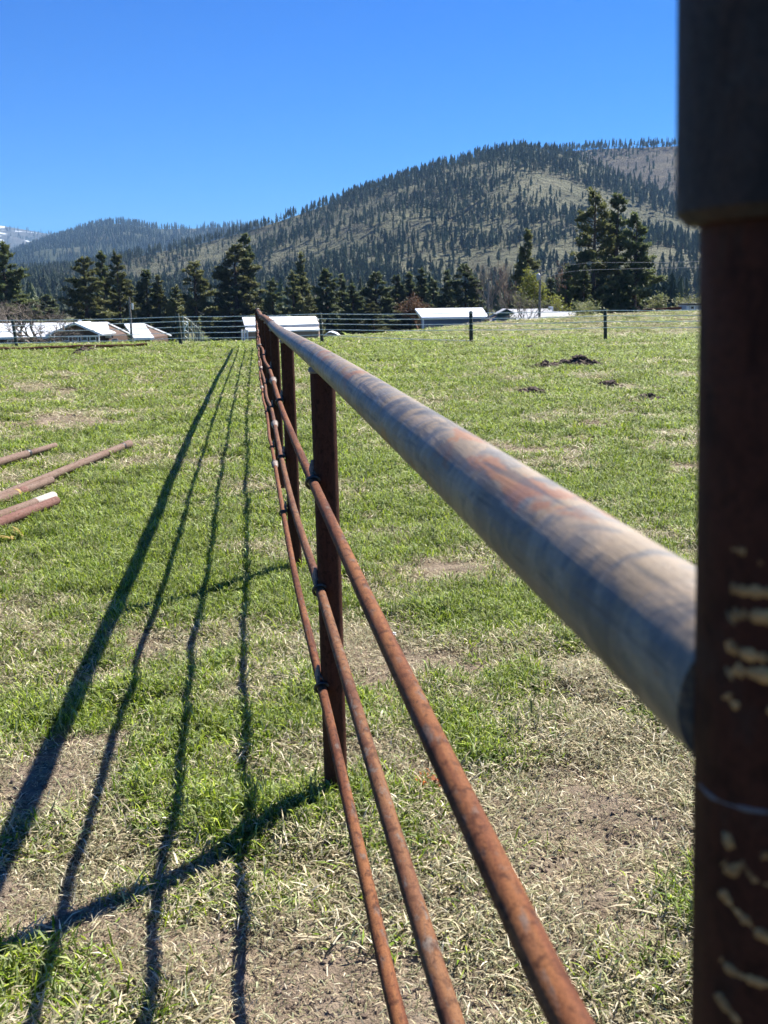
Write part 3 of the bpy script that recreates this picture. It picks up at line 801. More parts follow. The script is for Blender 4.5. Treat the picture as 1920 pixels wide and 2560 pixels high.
for q, mt in (('up', M_ROD), ('mid', M_ROD2), ('low', M_ROD)):
    P = RP[q]
    last = P[-1] - P[-2]
    endp = NA(P[-1][2])
    P2 = P + [P[-1] * .5 + endp * .5, endp]
    pts = spline(P2, 4)
    lab = {'up': 'uppermost rusty rod of the fence', 'mid': 'mottled middle rod of the fence', 'low': 'lowest rusty rod of the fence'}[q]
    ro = rough_tube('rod', pts, RODR, mt, fence, 20, label=lab)
    A = np.array(pts); T = (A - 0) @ FDIR
    def onrod(t):
        i = int(np.argmin(np.abs(T - t))); j = min(max(i, 1), len(A) - 2)
        d = A[j - 1] - A[j + 1]; d = d / np.linalg.norm(d)
        if d @ FDIR < 0: d = -d
        k = (t - T[j]) / (d @ FDIR)
        return A[j] + d * k, d
    off = {'up': 0, 'mid': 0.05, 'low': 0.25}[q]
    for t in (6.65 + off, 13.0 + off * 2, 19.5 + off, 26.1):
        c, d = onrod(t)
        rough_tube('coupling', [c - d * .11, c - d * .07, c - d * .06, c + d * .05, c + d * .055, c + d * .06, c + d * .1], [RODR + .001, RODR + .004, RODR + .0075, RODR + .0075, RODR + .012, RODR + .012, RODR + .001], M_COUP, ro, 20)
    for t in POSTS:
        c, d = onrod(t - .02)
        # wire loop round the rod, its tail welded to the post
        a = FN; u = np.array([0, 0, 1.0])
        pp = []
        for k in range(15):
            th = R(-70 + 320 * k / 14)
            pp.append(c + (-a * math.sin(th) * 1.0 + u * math.cos(th)) * (RODR + .0055) - d * (0.012 * math.cos(th)))
        tail = F(t, lat(t) - 0.031, c[2] + 0.035)
        pp = pp[::-1]
        pp = pp + [pp[-1] * .45 + tail * .55 + u * .004, tail]
        rough_tube('rod_clip', spline(pp, 2), 0.0042, M_CLIP, fence, 8)
        if t < 12:
            rough_tube('clip_weld', [F(t, lat(t) - .031, c[2] + .06), F(t, lat(t) - .033, c[2] + .035), F(t, lat(t) - .031, c[2] + .0)], [.004, .009, .004], M_WELD, fence, 8)
for pix, w in [([(1578, 1184), (1600, 1190), (1612, 1192)], .0011), ([(1638, 1215), (1650, 1217)], .001), ([(1575, 1268), (1610, 1276), (1659, 1279), (1700, 1281)], .0017), ([(1575, 1336), (1600, 1326), (1650, 1333), (1700, 1336)], .0019),
               ([(1572, 1380), (1585, 1402), (1620, 1414), (1659, 1421), (1700, 1424)], .0016), ([(1570, 1456), (1600, 1448), (1659, 1460), (1700, 1464)], .002), ([(1568, 1496), (1580, 1515), (1600, 1530)], .0016), ([(1650, 1533), (1680, 1536)], .0016),
               ([(1565, 1815), (1588, 1816)], .0022), ([(1560, 1858), (1580, 1880), (1605, 1868), (1630, 1900), (1680, 1915)], .0017), ([(1645, 1838), (1660, 1850), (1690, 1862)], .0017), ([(1556, 1918), (1580, 1955), (1620, 1995), (1680, 2045)], .0016),
               ([(1553, 2065), (1580, 2095), (1620, 2115), (1680, 2130)], .0015), ([(1548, 2140), (1565, 2170), (1600, 2212), (1620, 2240)], .0016)]:
    scrape(pix, w * 2.1)
scrape([(1509, 1690), (1540, 1722), (1590, 1742), (1640, 1752), (1690, 1756)], .0014, M_WELD, 'weld_ring')
# ------------------------------------------------------------------ loose pipes on the grass
def loose(name, a, b, rad, mat, label, ext=2.5, collar=None, parts=()):
    """a: picture point at the seen end, b: picture point where it leaves the frame"""
    A = gnd(*a, rad); Bq = gnd(*b, rad); d = Bq - A; L = np.linalg.norm(d); d = d / L
    A[2] = float(zg(A[0], A[1])) + rad; E = A + d * (L + ext); E[2] = float(zg(E[0], E[1])) + rad
    up_ = max(float(zg(*(A + (E - A) * k / 30)[:2])) + rad - (A + (E - A) * k / 30)[2] for k in range(31)) * 0.85 + 0.008
    A[2] += up_; E[2] += up_
    d = (E - A) / np.linalg.norm(E - A)
    e = empty(name, (A[0], A[1], A[2] - rad), label, 'pipe', 'loose pipes lying on the grass')
    m = MB(); n = 8
    pts = [A + (E - A) * k / n for k in range(n + 1)]
    m.tube(pts, rad, 24); m.build('pipe_body', mat, e, True)
    for (s0, s1, r1, mm, nm) in parts:
        rough_tube(nm, [A + d * s0, A + d * (s0 + .004), A + d * (s1 - .004), A + d * s1], [r1 * .93, r1, r1, r1 * .93], mm, e, 24)
    return e
z = lambda x, y: (x / 3.318 / 1.1573, (1060 + y / 3.318) / 1.1573)
loose('loose_pipe', z(235, 283), z(0, 355), .036, M_LOOSE, 'pale brown pipe with a thinner stub end, leftmost and farthest on the grass', 2.5, None, [(-.55, .01, .027, M_LOOSE, 'stub_end'), (-.02, .03, .038, M_CLIP, 'dark_band')])
loose('loose_pipe', z(1070, 205), z(0, 640), .034, M_LOOSE, 'longest loose pipe on the grass with a collar at its far end', 2.0, None, [(-.02, .16, .039, M_LOOSE, 'collar'), (.16, .19, .0375, M_CLIP, 'dark_band')])
loose('loose_pipe', z(428, 507), z(0, 668), .031, M_LOOSE, 'short pipe with a pink band lying against the longest pipe', 2.0, None, [(.42, .52, .0325, M_LOOSE2, 'pink_band'), (.53, .56, .033, M_YELLOW, 'yellow_band')])
loose('loose_pipe', z(440, 628), z(0, 800), .034, M_LOOSE, 'loose pipe with a white painted end on the grass', 2.0, None, [(-.01, .26, .0355, M_WHITEPIPE, 'white_end')])
loose('loose_pipe', z(468, 672), z(0, 858), .034, M_LOOSE2, 'reddish pipe lying in front, nearest of the loose pipes', 2.0)
def far_pipe(p, q, rad, label, mat):
    A = gnd(*p, rad); Bq = gnd(*q, rad)
    d = Bq - A; pts = []
    for k in range(13):
        c = A + d * k / 12; c[2] = float(zg(c[0], c[1])) + rad + .02; pts.append(c)
    m = MB(); m.tube(pts, rad, 14)
    m.build('loose_pipe', mat, None, True, label=label, cat='pipe')
far_pipe((-60, 758.5), (318, 748), .075, 'long dark rusty pipe lying along the wire fence by the house', M_LOOSE3)
far_pipe((411, 749.5), (480, 751.5), .03, 'thin dark rod on the ground right of the corner fence post', M_LOOSE3)

# ------------------------------------------------------------------ wire fence across the field
wf = empty('wire_fence', (at(391, 747, 36.8)[0], 36.8, 0), 'wooden post fence with five white wires across the far side of the field', 'fence')
tops = [(-330, 694, -318, 757), (27, 690, 37, 753), (383, 677, 391, 747), (691, 675, 696, 742), (1017, 672, 1018, 742), (1307, 668, 1308, 738), (1610, 664, 1610, 734)]
WH = [[.98, .8, .6, .4, .2], [.98, .8, .6, .4, .2], [1.02, .86, .66, .46, .27], [1.03, .86, .68, .48, .29], [1.03, .85, .66, .46, .10], [1.04, .86, .67, .46, .05], [1.04, .86, .67, .46, .05]]
PB = []
for i, (x0, y0, x1, y1) in enumerate(tops):
    b = gnd(x1, y1); b[2] = float(zg(b[0], b[1])); t = at(x0, y0, b[1])
    PB.append((b, t))
    ax = t - b
    w = 0.066 if i in (2, 4) else 0.06
    m = MB(); m.tube([b - ax * .2, b + ax * .5, b + ax * .97, b + ax], [w * 1.05, w, w * .97, w * .7], 10)
    m.build('post', M_FPOST, wf, True)
for k in range(5):
    pts = []
    for i, (b, t) in enumerate(PB):
        ax = (t - b) / np.linalg.norm(t - b)
        p = b + ax * WH[i][k] + np.array([0, -.055, 0])
        if i:
            q = pts[-1]
            for u in (.33, .66):
                s = q * (1 - u) + p * u; s = s + np.array([0, 0, -.025]); pts.append(s)
        pts.append(p)
    rough_tube('wire', pts, 0.0125, M_WIRE, wf, 6)
b, t = PB[2]
hl = np.array([b[0] + .1, b[1], b[2]])
rough_tube('insulated_handle', spline([hl + np.array([.0, -.06, .85]), hl + np.array([.14, -.06, .84]), hl + np.array([.2, -.06, .76]), hl + np.array([.1, -.06, .66]), hl + np.array([.06, -.06, .52])], 4), 0.022, M_WIRE, wf, 8)
lf = empty('lane_fence', (at(394, 700, 39)[0], 39, -0.1), 'thin steel post fence running away from the corner post', 'fence')
lp = []
for j, (x, y) in enumerate([(394.5, 680.5), (404, 685), (413, 690.6), (419, 695.6), (424, 698.5), (428.4, 701.4), (431.5, 707), (435, 713), (439, 718)]):
    Y = 39.5 + 5 * j
    t = at(x, y, Y); g = np.array([t[0] + .03, t[1], float(zg(t[0], t[1]))])
    rough_tube('post', [g + np.array([0, 0, -.3]), (g + t) / 2, t], 0.034, M_TPOST, lf, 8)
    lp.append((g, t))
for k in range(4):
    rough_tube('wire', [g + (t - g) * (.95 - .22 * k) for g, t in lp], .012, M_WIRE, lf, 6)

# ------------------------------------------------------------------ buildings
def roofed(name, label, cat, ridge, eave, depth, wallmat, roofmat, base, th=.25, ov=.5, Yf=180, hip=0.0, back=True):
    """ridge/eave: picture x range and y of the ridge and of the front eave; the front wall stands at Yf, the ridge half the depth behind"""
    (rx0, rx1, ry), (ex0, ex1, ey) = ridge, eave
    Yr = Yf + depth / 2
    r0, r1 = at(rx0, ry, Yr), at(rx1, ry, Yr)
    e0, e1 = at(ex0, ey, Yf - ov), at(ex1, ey, Yf - ov)
    zr = (r0[2] + r1[2]) / 2; ze = (e0[2] + e1[2]) / 2
    b = empty(name, ((e0[0] + e1[0]) / 2, Yf, base), label, cat)
    r0[2] = r1[2] = zr; e0[2] = e1[2] = ze
    m = MB(); m.slab([e0, e1, r1, r0], th)
    q0, q1 = e0.copy(), e1.copy(); q0[1] = q1[1] = Yr + depth / 2 + ov
    m.slab([r0, r1, q1, q0], th)
    m.build('roof', roofmat, b)
    x0 = e0[0] + ov; x1 = e1[0] - ov; zt = ze - .02
    m = MB(); m.box((x0, Yf, base), (x1, Yf + depth, zt)); 
    kx0 = r0[0] + ov * .5; kx1 = r1[0] - ov * .5
    # gable ends
    m.prism([(x0 + .01, Yf + .01, zt), (x0 + .01, Yf + depth - .01, zt), (max(kx0, x0) + .01, Yr, zr - th - .05)], (0.15, 0, 0))
    m.prism([(x1 - .01, Yf + .01, zt), (x1 - .01, Yf + depth - .01, zt), (min(kx1, x1) - .01, Yr, zr - th - .05)], (-0.15, 0, 0))
    m.build('wall', wallmat, b)
    m = MB(); m.box((e0[0], Yf - ov - .06, ze - th - .1), (e1[0], Yf - ov + .02, ze - .06)); m.build('fascia', M_CAN if name == 'barn' else M_TRIM if roofmat is not M_GROOF else M_BROWN, b)  # barn fascia is coloured grey to paint in the shadow gap below its eave
    return b, x0, x1, zt, zr
def window(parent, x0, x1, z0, z1, Y, shift=0):
    m = MB()
    w = .12
    m.box((x0 - w, Y - .08, z0 - w), (x1 + w, Y - .01, z0)); m.box((x0 - w, Y - .08, z1), (x1 + w, Y - .01, z1 + w))
    m.box((x0 - w, Y - .08, z0), (x0, Y - .01, z1)); m.box((x1, Y - .08, z0), (x1 + w, Y - .01, z1))
    fr = m.build('window', M_TRIM, parent)
    m = MB(); m.box((x0, Y - .05, z0), (x1, Y - .005, z1)); m.build('pane', M_GLASS, fr)
GZ = -6.5
# the long house at the left
house, hx0, hx1, hzt, hzr = roofed('house', 'long low brown house with white metal roof and front gable at the far left', 'house', (-150, 232, 698), (-155, 240, 728), 13, M_BROWN, M_WROOF, GZ, Yf=175)
YG = 170.0                                              # the gabled front wing
ap = at(160, 696, YG - 1); le = at(97, 724, YG - 1); re = at(221, 721.5, YG - 1)
le[2] = re[2] = (le[2] + re[2]) / 2
m = MB()
bk = np.array([0, 9.0, 0])
m.slab([le, ap, ap + bk, le + bk], .3); m.slab([ap, re, re + bk, ap + bk], .3)
m.build('gable_roof', M_WROOF, house)
gl, gr_ = le[0] + 1.0, re[0] - 1.0
m = MB(); zt = le[2] - .1
m.prism([(gl, YG, GZ), (gr_, YG, GZ), (gr_, YG, zt), (ap[0], YG, ap[2] - .45), (gl, YG, zt)], (0, 5, 0))
m.build('gable_wall', M_BROWN, house)
for k in range(3):                                     # siding courses on the gable
    zz = zt + .15 + k * .5
    f_ = (ap[2] - .5 - zz) / (ap[2] - zt)
    m = MB(); m.box((ap[0] - (ap[0] - gl) * f_ + .1, YG - .04, zz), (ap[0] + (gr_ - ap[0]) * f_ - .1, YG - .004, zz + .05)); m.build('siding_board', M_BROWN, house)
m = MB(); m.box((gl - .1, YG - .1, zt - .35), (gr_ + .1, YG - .004, zt - .1)); m.build('header_beam', M_TRIM, house)
s_px = YG / 2200
for (xa, xb) in ((136, 147.5), (157.5, 168), (176, 187.5), (195.5, 206)):
    p0 = at(xa, 735, YG); p1 = at(xb, 727, YG); window(house, p0[0], p1[0], p0[2], p1[2], YG)
for xa in (108.5, 116.5, 127.5, 213.5):
    p0 = at(xa, 728, YG - 2.2)
    m = MB(); m.box((p0[0] - .09, YG - 2.3, GZ), (p0[0] + .09, YG - 2.1, p0[2] + .4)); m.build('porch_post', M_TRIM, house)
p0 = at(172, 695, YG + 3)
m = MB(); m.tube([p0 + np.array([0, 0, -.9]), p0 + np.array([0, 0, .0])], .06, 6); m.tube([p0 + np.array([-.1, .2, .15]), p0 + np.array([0, 0, .1]), p0 + np.array([.12, -.12, .1])], [.1, .32, .34], 12)
m.build('satellite_dish', M_TRIM, house, True)
p0, p1 = at(4, 743, 172), at(10, 737, 172); window(house, p0[0], p1[0], p0[2], p1[2], 175)
# garage wing at the right end of the house
garage, gx0, gx1, gzt, gzr = roofed('garage', 'garage with white metal roof joined to the right of the brown house', 'garage', (268, 311, 698.5), (289, 333, 729.3), 13, M_BROWN, M_WROOF, GZ, Yf=168)
p0, p1 = at(243, 737, 175), at(253, 733, 175); window(house, p0[0], p1[0], p0[2], p1[2], 175)
for xa in (291, 326):
    p0 = at(xa, 732, 167.4)
    m = MB(); m.box((p0[0] - .09, 167.3, GZ), (p0[0] + .09, 167.5, p0[2] + .1)); m.build('porch_post', M_TRIM, garage)
# barn behind the end of the pipe fence
barn, bx0, bx1, bzt, bzr = roofed('barn', 'white roofed barn with a lean-to behind the end of the pipe fence', 'barn', (523, 681, 684), (528, 689, 701.5), 12, M_PINKW, M_WROOF, GZ, Yf=190)
e0, e1 = at(533, 714.5, 185), at(691.5, 713.5, 185); r0, r1 = at(529, 706.3, 189.8), at(687, 706, 189.8)
e0[2] = e1[2] = (e0[2] + e1[2]) / 2; r0[2] = r1[2] = (r0[2] + r1[2]) / 2
m = MB(); m.slab([e0, e1, r1, r0], .2); m.build('lean_to_roof', M_WROOF, barn)
m = MB(); m.box((e0[0] + .3, 185.4, GZ), (e1[0] - .3, 189.9, e0[2] - .15)); m.build('lean_to_wall', M_TAN, barn)
n_r = 34
rib = MB(); rib.box((0, 185.36, GZ), (.06, 185.398, e0[2] - .2)); rme = None
for k in range(n_r):
    xk = e0[0] + .5 + (e1[0] - e0[0] - 1.2) * k / (n_r - 1)
    if rme is None:
        o = rib.build('siding_rib', M_TAN, barn); rme = o.data; o.location.x += 0
        x00 = 0
    else:
        o = obj('siding_rib', rme, barn)
    o.location = Vector((xk, 0, 0)); o.matrix_parent_inverse = barn.matrix_basis.inverted()
for xa in (522.5, 528, 534):
    p0 = at(xa, 712, 184.8); m = MB(); m.box((p0[0] - .14, 184.7, GZ), (p0[0] + .14, 185.0, p0[2])); m.build('corner_post', M_TRIM, barn)
# small round-topped carport
c0, c1 = at(700, 724, 150), at(731, 724.5, 150); top = at(714, 716.5, 150)
cp = empty('carport', ((c0[0] + c1[0]) / 2, 150, GZ), 'small white arched shed beside the wooden post right of the barn', 'shed')
prof = [np.array([c0[0], 150, GZ]), c0, np.array([(c0[0] + top[0]) / 2, 150, top[2] - .1]), top, np.array([(c1[0] + top[0]) / 2 + .2, 150, top[2] - .25]), c1, np.array([c1[0], 150, GZ])]
m = MB()
for a, b in zip(prof[1:5], prof[2:6]): m.slab([a, b, b + np.array([0, 5, 0]), a + np.array([0, 5, 0])], .12)
m.build('roof', M_WROOF, cp)
m = MB(); m.prism([p + np.array([0, .3, -.15]) for p in prof[1:6]] + [prof[6] + np.array([-.1, .3, 0]), prof[0] + np.array([.1, .3, 0])], (0, 4.2, 0)); m.build('wall', M_TAN, cp)
# blue metal shed
shed, sx0, sx1, szt, szr = roofed('blue_shed', 'blue grey metal shed with pale roof behind the field crest', 'shed', (896, 1042, 665.5), (911, 1055, 684.5), 11, M_BLUEW, M_SHROOF, GZ, Yf=165, ov=.3)
gxl = at(890.5, 700, 176)[0]
for xa, Y in ((914, 164.9), (1052, 164.9)):
    p0 = at(xa, 685, Y); m = MB(); m.box((p0[0] - .14, Y - .1, GZ), (p0[0] + .14, Y - .01, p0[2] - .1)); m.build('corner_trim', M_TRIM, shed)
rib = MB(); rib.box((0, 164.96, GZ), (.05, 164.998, szt - .1)); rme = None
for k in range(30):
    xk = sx0 + .5 + (sx1 - sx0 - 1) * k / 29
    if rme is None: o = rib.build('siding_rib', M_BLUEW, shed); rme = o.data
    else: o = obj('siding_rib', rme, shed)
    o.location = Vector((xk, 0, 0)); o.matrix_parent_inverse = shed.matrix_basis.inverted()
# grey roofed house
gh, ghx0, ghx1, ghzt, ghzr = roofed('grey_roof_house', 'house with light grey roof and dark green gable behind the field crest', 'house', (1092, 1190, 667), (1058, 1200, 692), 12, M_BROWN, M_GROOF, GZ, Yf=150)
r0, r1 = at(1185, 672.5, 155), at(1245, 672.5, 155); e0, e1 = at(1185, 687, 150.2), at(1246, 686.5, 150.2)
m = MB(); m.slab([e0, e1, r1, r0], .25); q0, q1 = e0.copy(), e1.copy(); q0[1] = q1[1] = 160; m.slab([r0, r1, q1, q0], .25); m.build('wing_roof', M_GROOF, gh)
m = MB(); m.box((e0[0] + .3, 150.6, GZ), (e1[0] - .4, 159, e0[2] - .2)); m.build('wing_wall', M_BROWN, gh)
a, b, c, d = at(1072, 680, 148.5), at(1094, 668.5, 148.5), at(1112, 677.5, 148.5), at(1082, 685, 148.5)
m = MB(); m.prism([a, d, c, b], (0, 4, 0)); m.build('dormer_gable', M_DKGREEN, gh)
u = np.array([0, 0, .12]); y_ = np.array([0, -.3, 0]); yb = np.array([0, 4.2, 0])
m = MB(); m.slab([a + u + y_, b + u + y_, b + u + yb, a + u + yb], .1); m.slab([b + u + y_, c + u + y_, c + u + yb, b + u + yb], .1); m.build('dormer_roof', M_GROOF, gh)
p0 = at(1190, 667, 156); m = MB(); m.box((p0[0] - .3, 155.7, p0[2] - 1), (p0[0] + .3, 156.3, p0[2] + .35)); m.build('chimney', M_TRIM, gh)
# red board fence and trailer on the brow at the right
Yr_ = 120
rf = empty('red_fence', (at(1440, 668, Yr_)[0], Yr_, float(zg(at(1440, 668, Yr_)[0], Yr_))), 'long red brown board wall on the brow at the far right', 'wall')
for k in range(3):
    a, b = at(1385, 671, Yr_), at(1483, 664.5 + k * 2.1, Yr_)
    m = MB(); a2, b2 = a.copy(), b.copy(); a2[2] -= .0; 
    t0 = at(1385, 668.5 + k * .5, Yr_); t1 = at(1483, 661.5 + k * 2.9, Yr_)
    m.prism([t0 - np.array([0, 0, .15]), t1 - np.array([0, 0, .17]), t1, t0], (0, .12, 0)); m.build('board', M_RED, rf)
t0 = at(1385, 668.8, Yr_); t1 = at(1483, 662, Yr_)
m = MB(); m.prism([(t0[0], Yr_ + .13, -6), (t1[0], Yr_ + .13, -6), t1 + np.array([0, .13, 0]), t0 + np.array([0, .13, 0])], (0, .2, 0)); m.build('wall_body', M_RED, rf)
a, b = at(1483, 672, 118), at(1530, 658, 118)
tr = empty('trailer', ((a[0] + b[0]) / 2, 118, -5), 'grey white trailer at the end of the red wall', 'trailer')
m = MB(); m.box((a[0], 118, -6), (b[0], 121, b[2])); m.build('body', M_CAN, tr)
m = MB(); m.box((a[0] - .1, 117.7, b[2]), (b[0] + .1, 121.3, b[2] + .15)); m.build('roof', M_CLIP, tr)
p0, p1 = at(1492, 667, 118), at(1499, 662, 118); window(tr, p0[0], p1[0], p0[2], p1[2], 118)
p0, p1 = at(1484.5, 669, 118), at(1486, 661, 118); m = MB(); m.box((p0[0] - .1, 117.9, p0[2] - .6), (p1[0] + .1, 117.99, p1[2])); m.build('corner_trim', M_TRIM, tr)

# ------------------------------------------------------------------ utility poles and lines
def pole(x, ytop, Y, rad, label, can=True, arm=False):
    t = at(x, ytop, Y); g = np.array([t[0], Y, GZ])
    e = empty('utility_pole', g, label, 'utility pole')
    rough_tube('pole', [g, (g + t) / 2, t], [rad * 1.3, rad * 1.1, rad * .8], M_POLE, e, 10)
    if can:
        c = t + np.array([-.28, -.35, -1.3]); m = MB(); m.tube([c, c + np.array([0, 0, .08]), c + np.array([0, 0, .75]), c + np.array([0, 0, .9])], [.2, .26, .26, .12], 12); m.build('transformer', M_CAN, e, True)
        m = MB(); m.box((t[0] - .25, Y - .2, t[2] - .9), (t[0] + .05, Y - .1, t[2] - .8)); m.build('bracket', M_CLIP, e)
    if arm:
        m = MB(); m.tube([t + np.array([0, -.1, -1.0]), t + np.array([.5, -.15, -.75])], .04, 6); m.build('lamp_arm', M_CLIP, e)
        c = t + np.array([.45, -.15, -1.0]); m = MB(); m.tube([c + np.array([0, 0, -.9]), c + np.array([0, 0, -.7]), c + np.array([0, 0, .1])], [.1, .16, .16], 8); m.build('lamp_head', M_TRIM, e, True)
    return t
pole(279, 642, 160, .17, 'grey utility pole with a lamp standing before the garage roof', False, True)
tp = pole(1167, 584, 140, .16, 'tall utility pole with grey transformer in front of the yellow green tree')
t2 = pole(1055, 610, 148, .11, 'thin utility pole at the right end of the blue shed', False)
for a, b, lab in (((1262, 569), (1660, 560), 'upper power line crossing the big pines at the right'), ((1262, 584), (1660, 570), 'lower power line crossing the big pines at the right')):
    p0 = np.array([tp[0], 140, tp[2] - (0.1 if a[1] < 575 else .9)]); p2 = at(*b, 125); pm_ = at(*a, 137)
    m = MB(); m.tube(spline([p0, pm_, (pm_ + p2) / 2 + np.array([0, 0, -.1]), p2], 6), .022, 5); m.build('power_line', M_CABLE, None, label=lab, cat='cable')

# ------------------------------------------------------------------ pines in the valley
def pine_meshes(seed, Rr, nt, shape=0.8, gap=0.1, H=20.0):
    r = random.Random(seed)
    m = MB(); m.tube([(0, 0, -1), (r.uniform(-.1, .1), 0, H * .4), (r.uniform(-.15, .15), 0, H * .75), (0, 0, H * .98)], [.38, .28, .15, .04], 8)
    v = []; f = []
    nb = 0
    zz = H * gap
    branches = []
    while zz < H * 0.985:
        u = (zz - H * gap) / (H * (1 - gap))
        k = max(3, int(6 * (1 - u * .5)))
        for b in range(k):
            L = Rr * (1 - u) ** shape * r.uniform(0.5, 1.12) * (0.75 + 0.25 * min(1, u * 6)) + 0.25
            branches.append((zz + r.uniform(-.4, .4), r.uniform(0, 6.283), L, r.uniform(-0.25, 0.35) + 0.5 * u))
        zz += H * 0.034 * r.uniform(.7, 1.3)
    tot = sum(b[2] for b in branches)
    for (bz, az, L, el) in branches:
        n = max(3, int(nt * L / tot))
        dx, dy = math.cos(az), math.sin(az)
        m.tube([(0, 0, bz), (dx * L * .9, dy * L * .9, bz + L * .9 * math.tan(el))], [.07, .02], 4, False)
        for k in range(n):
            q = L * r.uniform(0.25, 1.0) ** 0.7
            w = (0.12 + 0.28 * q / max(L, .1)) * L * 0.42
            cx = dx * q + r.gauss(0, w * .5); cy = dy * q + r.gauss(0, w * .5); cz = bz + q * math.tan(el) + r.gauss(0, .18)
            for s in range(6):
                a = r.uniform(0, 6.283); e = r.uniform(-.3, 1.1); l = r.uniform(.35, .75); w2 = r.uniform(.08, .16)
                vx, vy, vz = math.cos(a) * math.cos(e), math.sin(a) * math.cos(e), math.sin(e)
                px_, py_ = -math.sin(a), math.cos(a)
                i = len(v)
                v += [(cx - px_ * w2, cy - py_ * w2, cz), (cx + px_ * w2, cy + py_ * w2, cz), (cx + vx * l + px_ * w2 * .6, cy + vy * l + py_ * w2 * .6, cz + vz * l), (cx + vx * l - px_ * w2 * .6, cy + vy * l - py_ * w2 * .6, cz + vz * l)]
                f.append((i, i + 1, i + 2, i + 3))
    tm = mesh('trunk', m.v, m.f, M_BARK, True)
    return tm, v, f
PV = []
for sd_, Rr, nt_, shp, gp in ((1, 4.6, 3600, .75, .05), (2, 3.6, 3000, .8, .06), (3, 5.2, 4200, .68, .04), (4, 3.2, 2400, .85, .08), (5, 4.2, 2300, .62, .18), (6, 5.4, 4800, .64, .03)):
    tm, v, f = pine_meshes(sd_, Rr, nt_, shp, gp)
    PV.append((tm, mesh('crown', v, f, M_PINE), mesh('crown', v, f, M_PINEB), Rr))
def pine(x, ytop, hw, Y, kind, label, olive=False, name='pine_tree', group='pines along the valley'):
    t = at(x, ytop, Y); tm, c1, c2, Rr = PV[kind]
    Hh = t[2] - GZ
    e = empty(name, (t[0], Y, GZ), label, 'tree', group)
    sx = 1.75 * hw / 2200 * Y / Rr; sz = Hh / 20.0
    e.scale = (sx, sx, sz); e.rotation_euler = (0, 0, rng.uniform(0, 6.28))
    for nm, me in (('trunk', tm), ('crown', c2 if olive else c1)):
        o = bpy.data.objects.new(nm, me); sc.collection.objects.link(o); o.parent = e
PINES = [
 (3, 528, 46, 215, 2, 'large pine cut by the left edge of the picture', 0), (179, 560, 42, 205, 5, 'broad dense pine behind the brown gable of the left house', 1), (219, 542, 24, 222, 1, 'narrow dark pine, left of two tall tops behind the white roofed house', 0),
 (251, 548, 28, 215, 0, 'tall pine just left of the lamp pole', 1), (314, 582, 25, 225, 1, 'pointed pine just right of the lamp pole', 0), (341, 596, 22, 220, 3, 'slender lower pine behind the garage roof end', 1), (379, 620, 21, 215, 0, 'short pine above the corner fence post', 1),
 (419, 566, 33, 225, 4, 'brown topped pine right of the corner fence post', 1), (526, 505, 26, 250, 1, 'tallest pine top behind the end of the pipe fence', 0), (507, 533, 46, 235, 5, 'massive broad pine left of the pipe fence end', 1), (470, 630, 22, 238, 3, 'low dark pine left of the broad pine at the fence end', 0),
 (588, 605, 23, 228, 0, 'dark pine above the middle of the barn roof', 0), (650, 547, 19, 235, 3, 'slender tall pine above the right end of the barn roof', 1), (632, 590, 25, 225, 0, 'pine in front of the slender tall one above the barn', 1), (704, 583, 31, 230, 2, 'broad pine above the wooden post right of the barn', 0),
 (737, 592, 18, 240, 3, 'narrow pine right of the wooden post near the barn', 0), (762, 612, 21, 225, 1, 'lower pine between the narrow pine and the wide pine mass', 0), (812, 591, 32, 230, 5, 'wide dark pine in the middle of the tree line', 0), (856, 594, 22, 235, 1, 'pine left of the rust coloured tree, lower of two', 0),
 (885, 587, 20, 240, 1, 'pine directly above the rust coloured tree', 0), (911, 581, 19, 238, 3, 'narrow pine above the left end of the blue shed', 0), (936, 605, 23, 228, 0, 'lower pine above the blue shed roof', 0), (965, 585, 18, 240, 3, 'narrow pine above the middle of the blue shed roof', 0),
 (1005, 574, 34, 230, 5, 'wide dark pine above the right part of the blue shed', 0), (805, 655, 23, 200, 0, 'short olive pine in front of the tree line', 1), (668, 640, 20, 205, 0, 'short pine behind the right end of the barn', 1), (553, 640, 18, 240, 0, 'low dark pine beside the pipe fence end', 0),
 (1140, 495, 25, 215, 1, 'lone tall pine above the yellow green tree', 1), (1287, 412, 38, 190, 4, 'tall open pine, leftmost of the three big pines at the right', 1), (1337, 417, 34, 200, 1, 'tall pine, middle of the three big pines at the right', 0), (1376, 466, 42, 192, 5, 'dense wide pine, rightmost of the three big pines', 0),
 (1224, 586, 23, 180, 0, 'short pine right of the tall utility pole', 0), (1262, 582, 24, 180, 0, 'short dense pine under the big pines at the right', 0), (1310, 560, 40, 205, 2, 'dark pine filling the gap under the three big pines', 0), (775, 640, 24, 245, 2, 'dark pine low in the tree line behind the white wires', 0),
 (1190, 600, 18, 230, 1, 'pine half hidden behind the yellow green tree', 0), (100, 640, 30, 230, 2, 'low dark pine behind the bare tree by the left house', 0), (1425, 640, 14, 180, 0, 'small dark pine left of the yellow shrub at the far right', 0), (850, 630, 26, 248, 2, 'dark pine deep in the tree line left of the blue shed', 0)]
for i, (x, y, hw, Y, kd, lab, ol) in enumerate(PINES):
    pine(x, y, hw, Y, kd, lab, bool(ol))
# a far row of valley pines, seen only as a dark mass between the nearer ones
nfar = 220
th = rng.uniform(-VIEW, VIEW, nfar); rr_ = rng.uniform(300, 540, nfar)
Pf = np.stack([rr_ * np.sin(th), rr_ * np.cos(th), np.full(nfar, GZ)], -1)
stand('valley_forest', Pf, HP, 'dark pine wood at the foot of the hill behind the tree line', 0.55, 0.85)

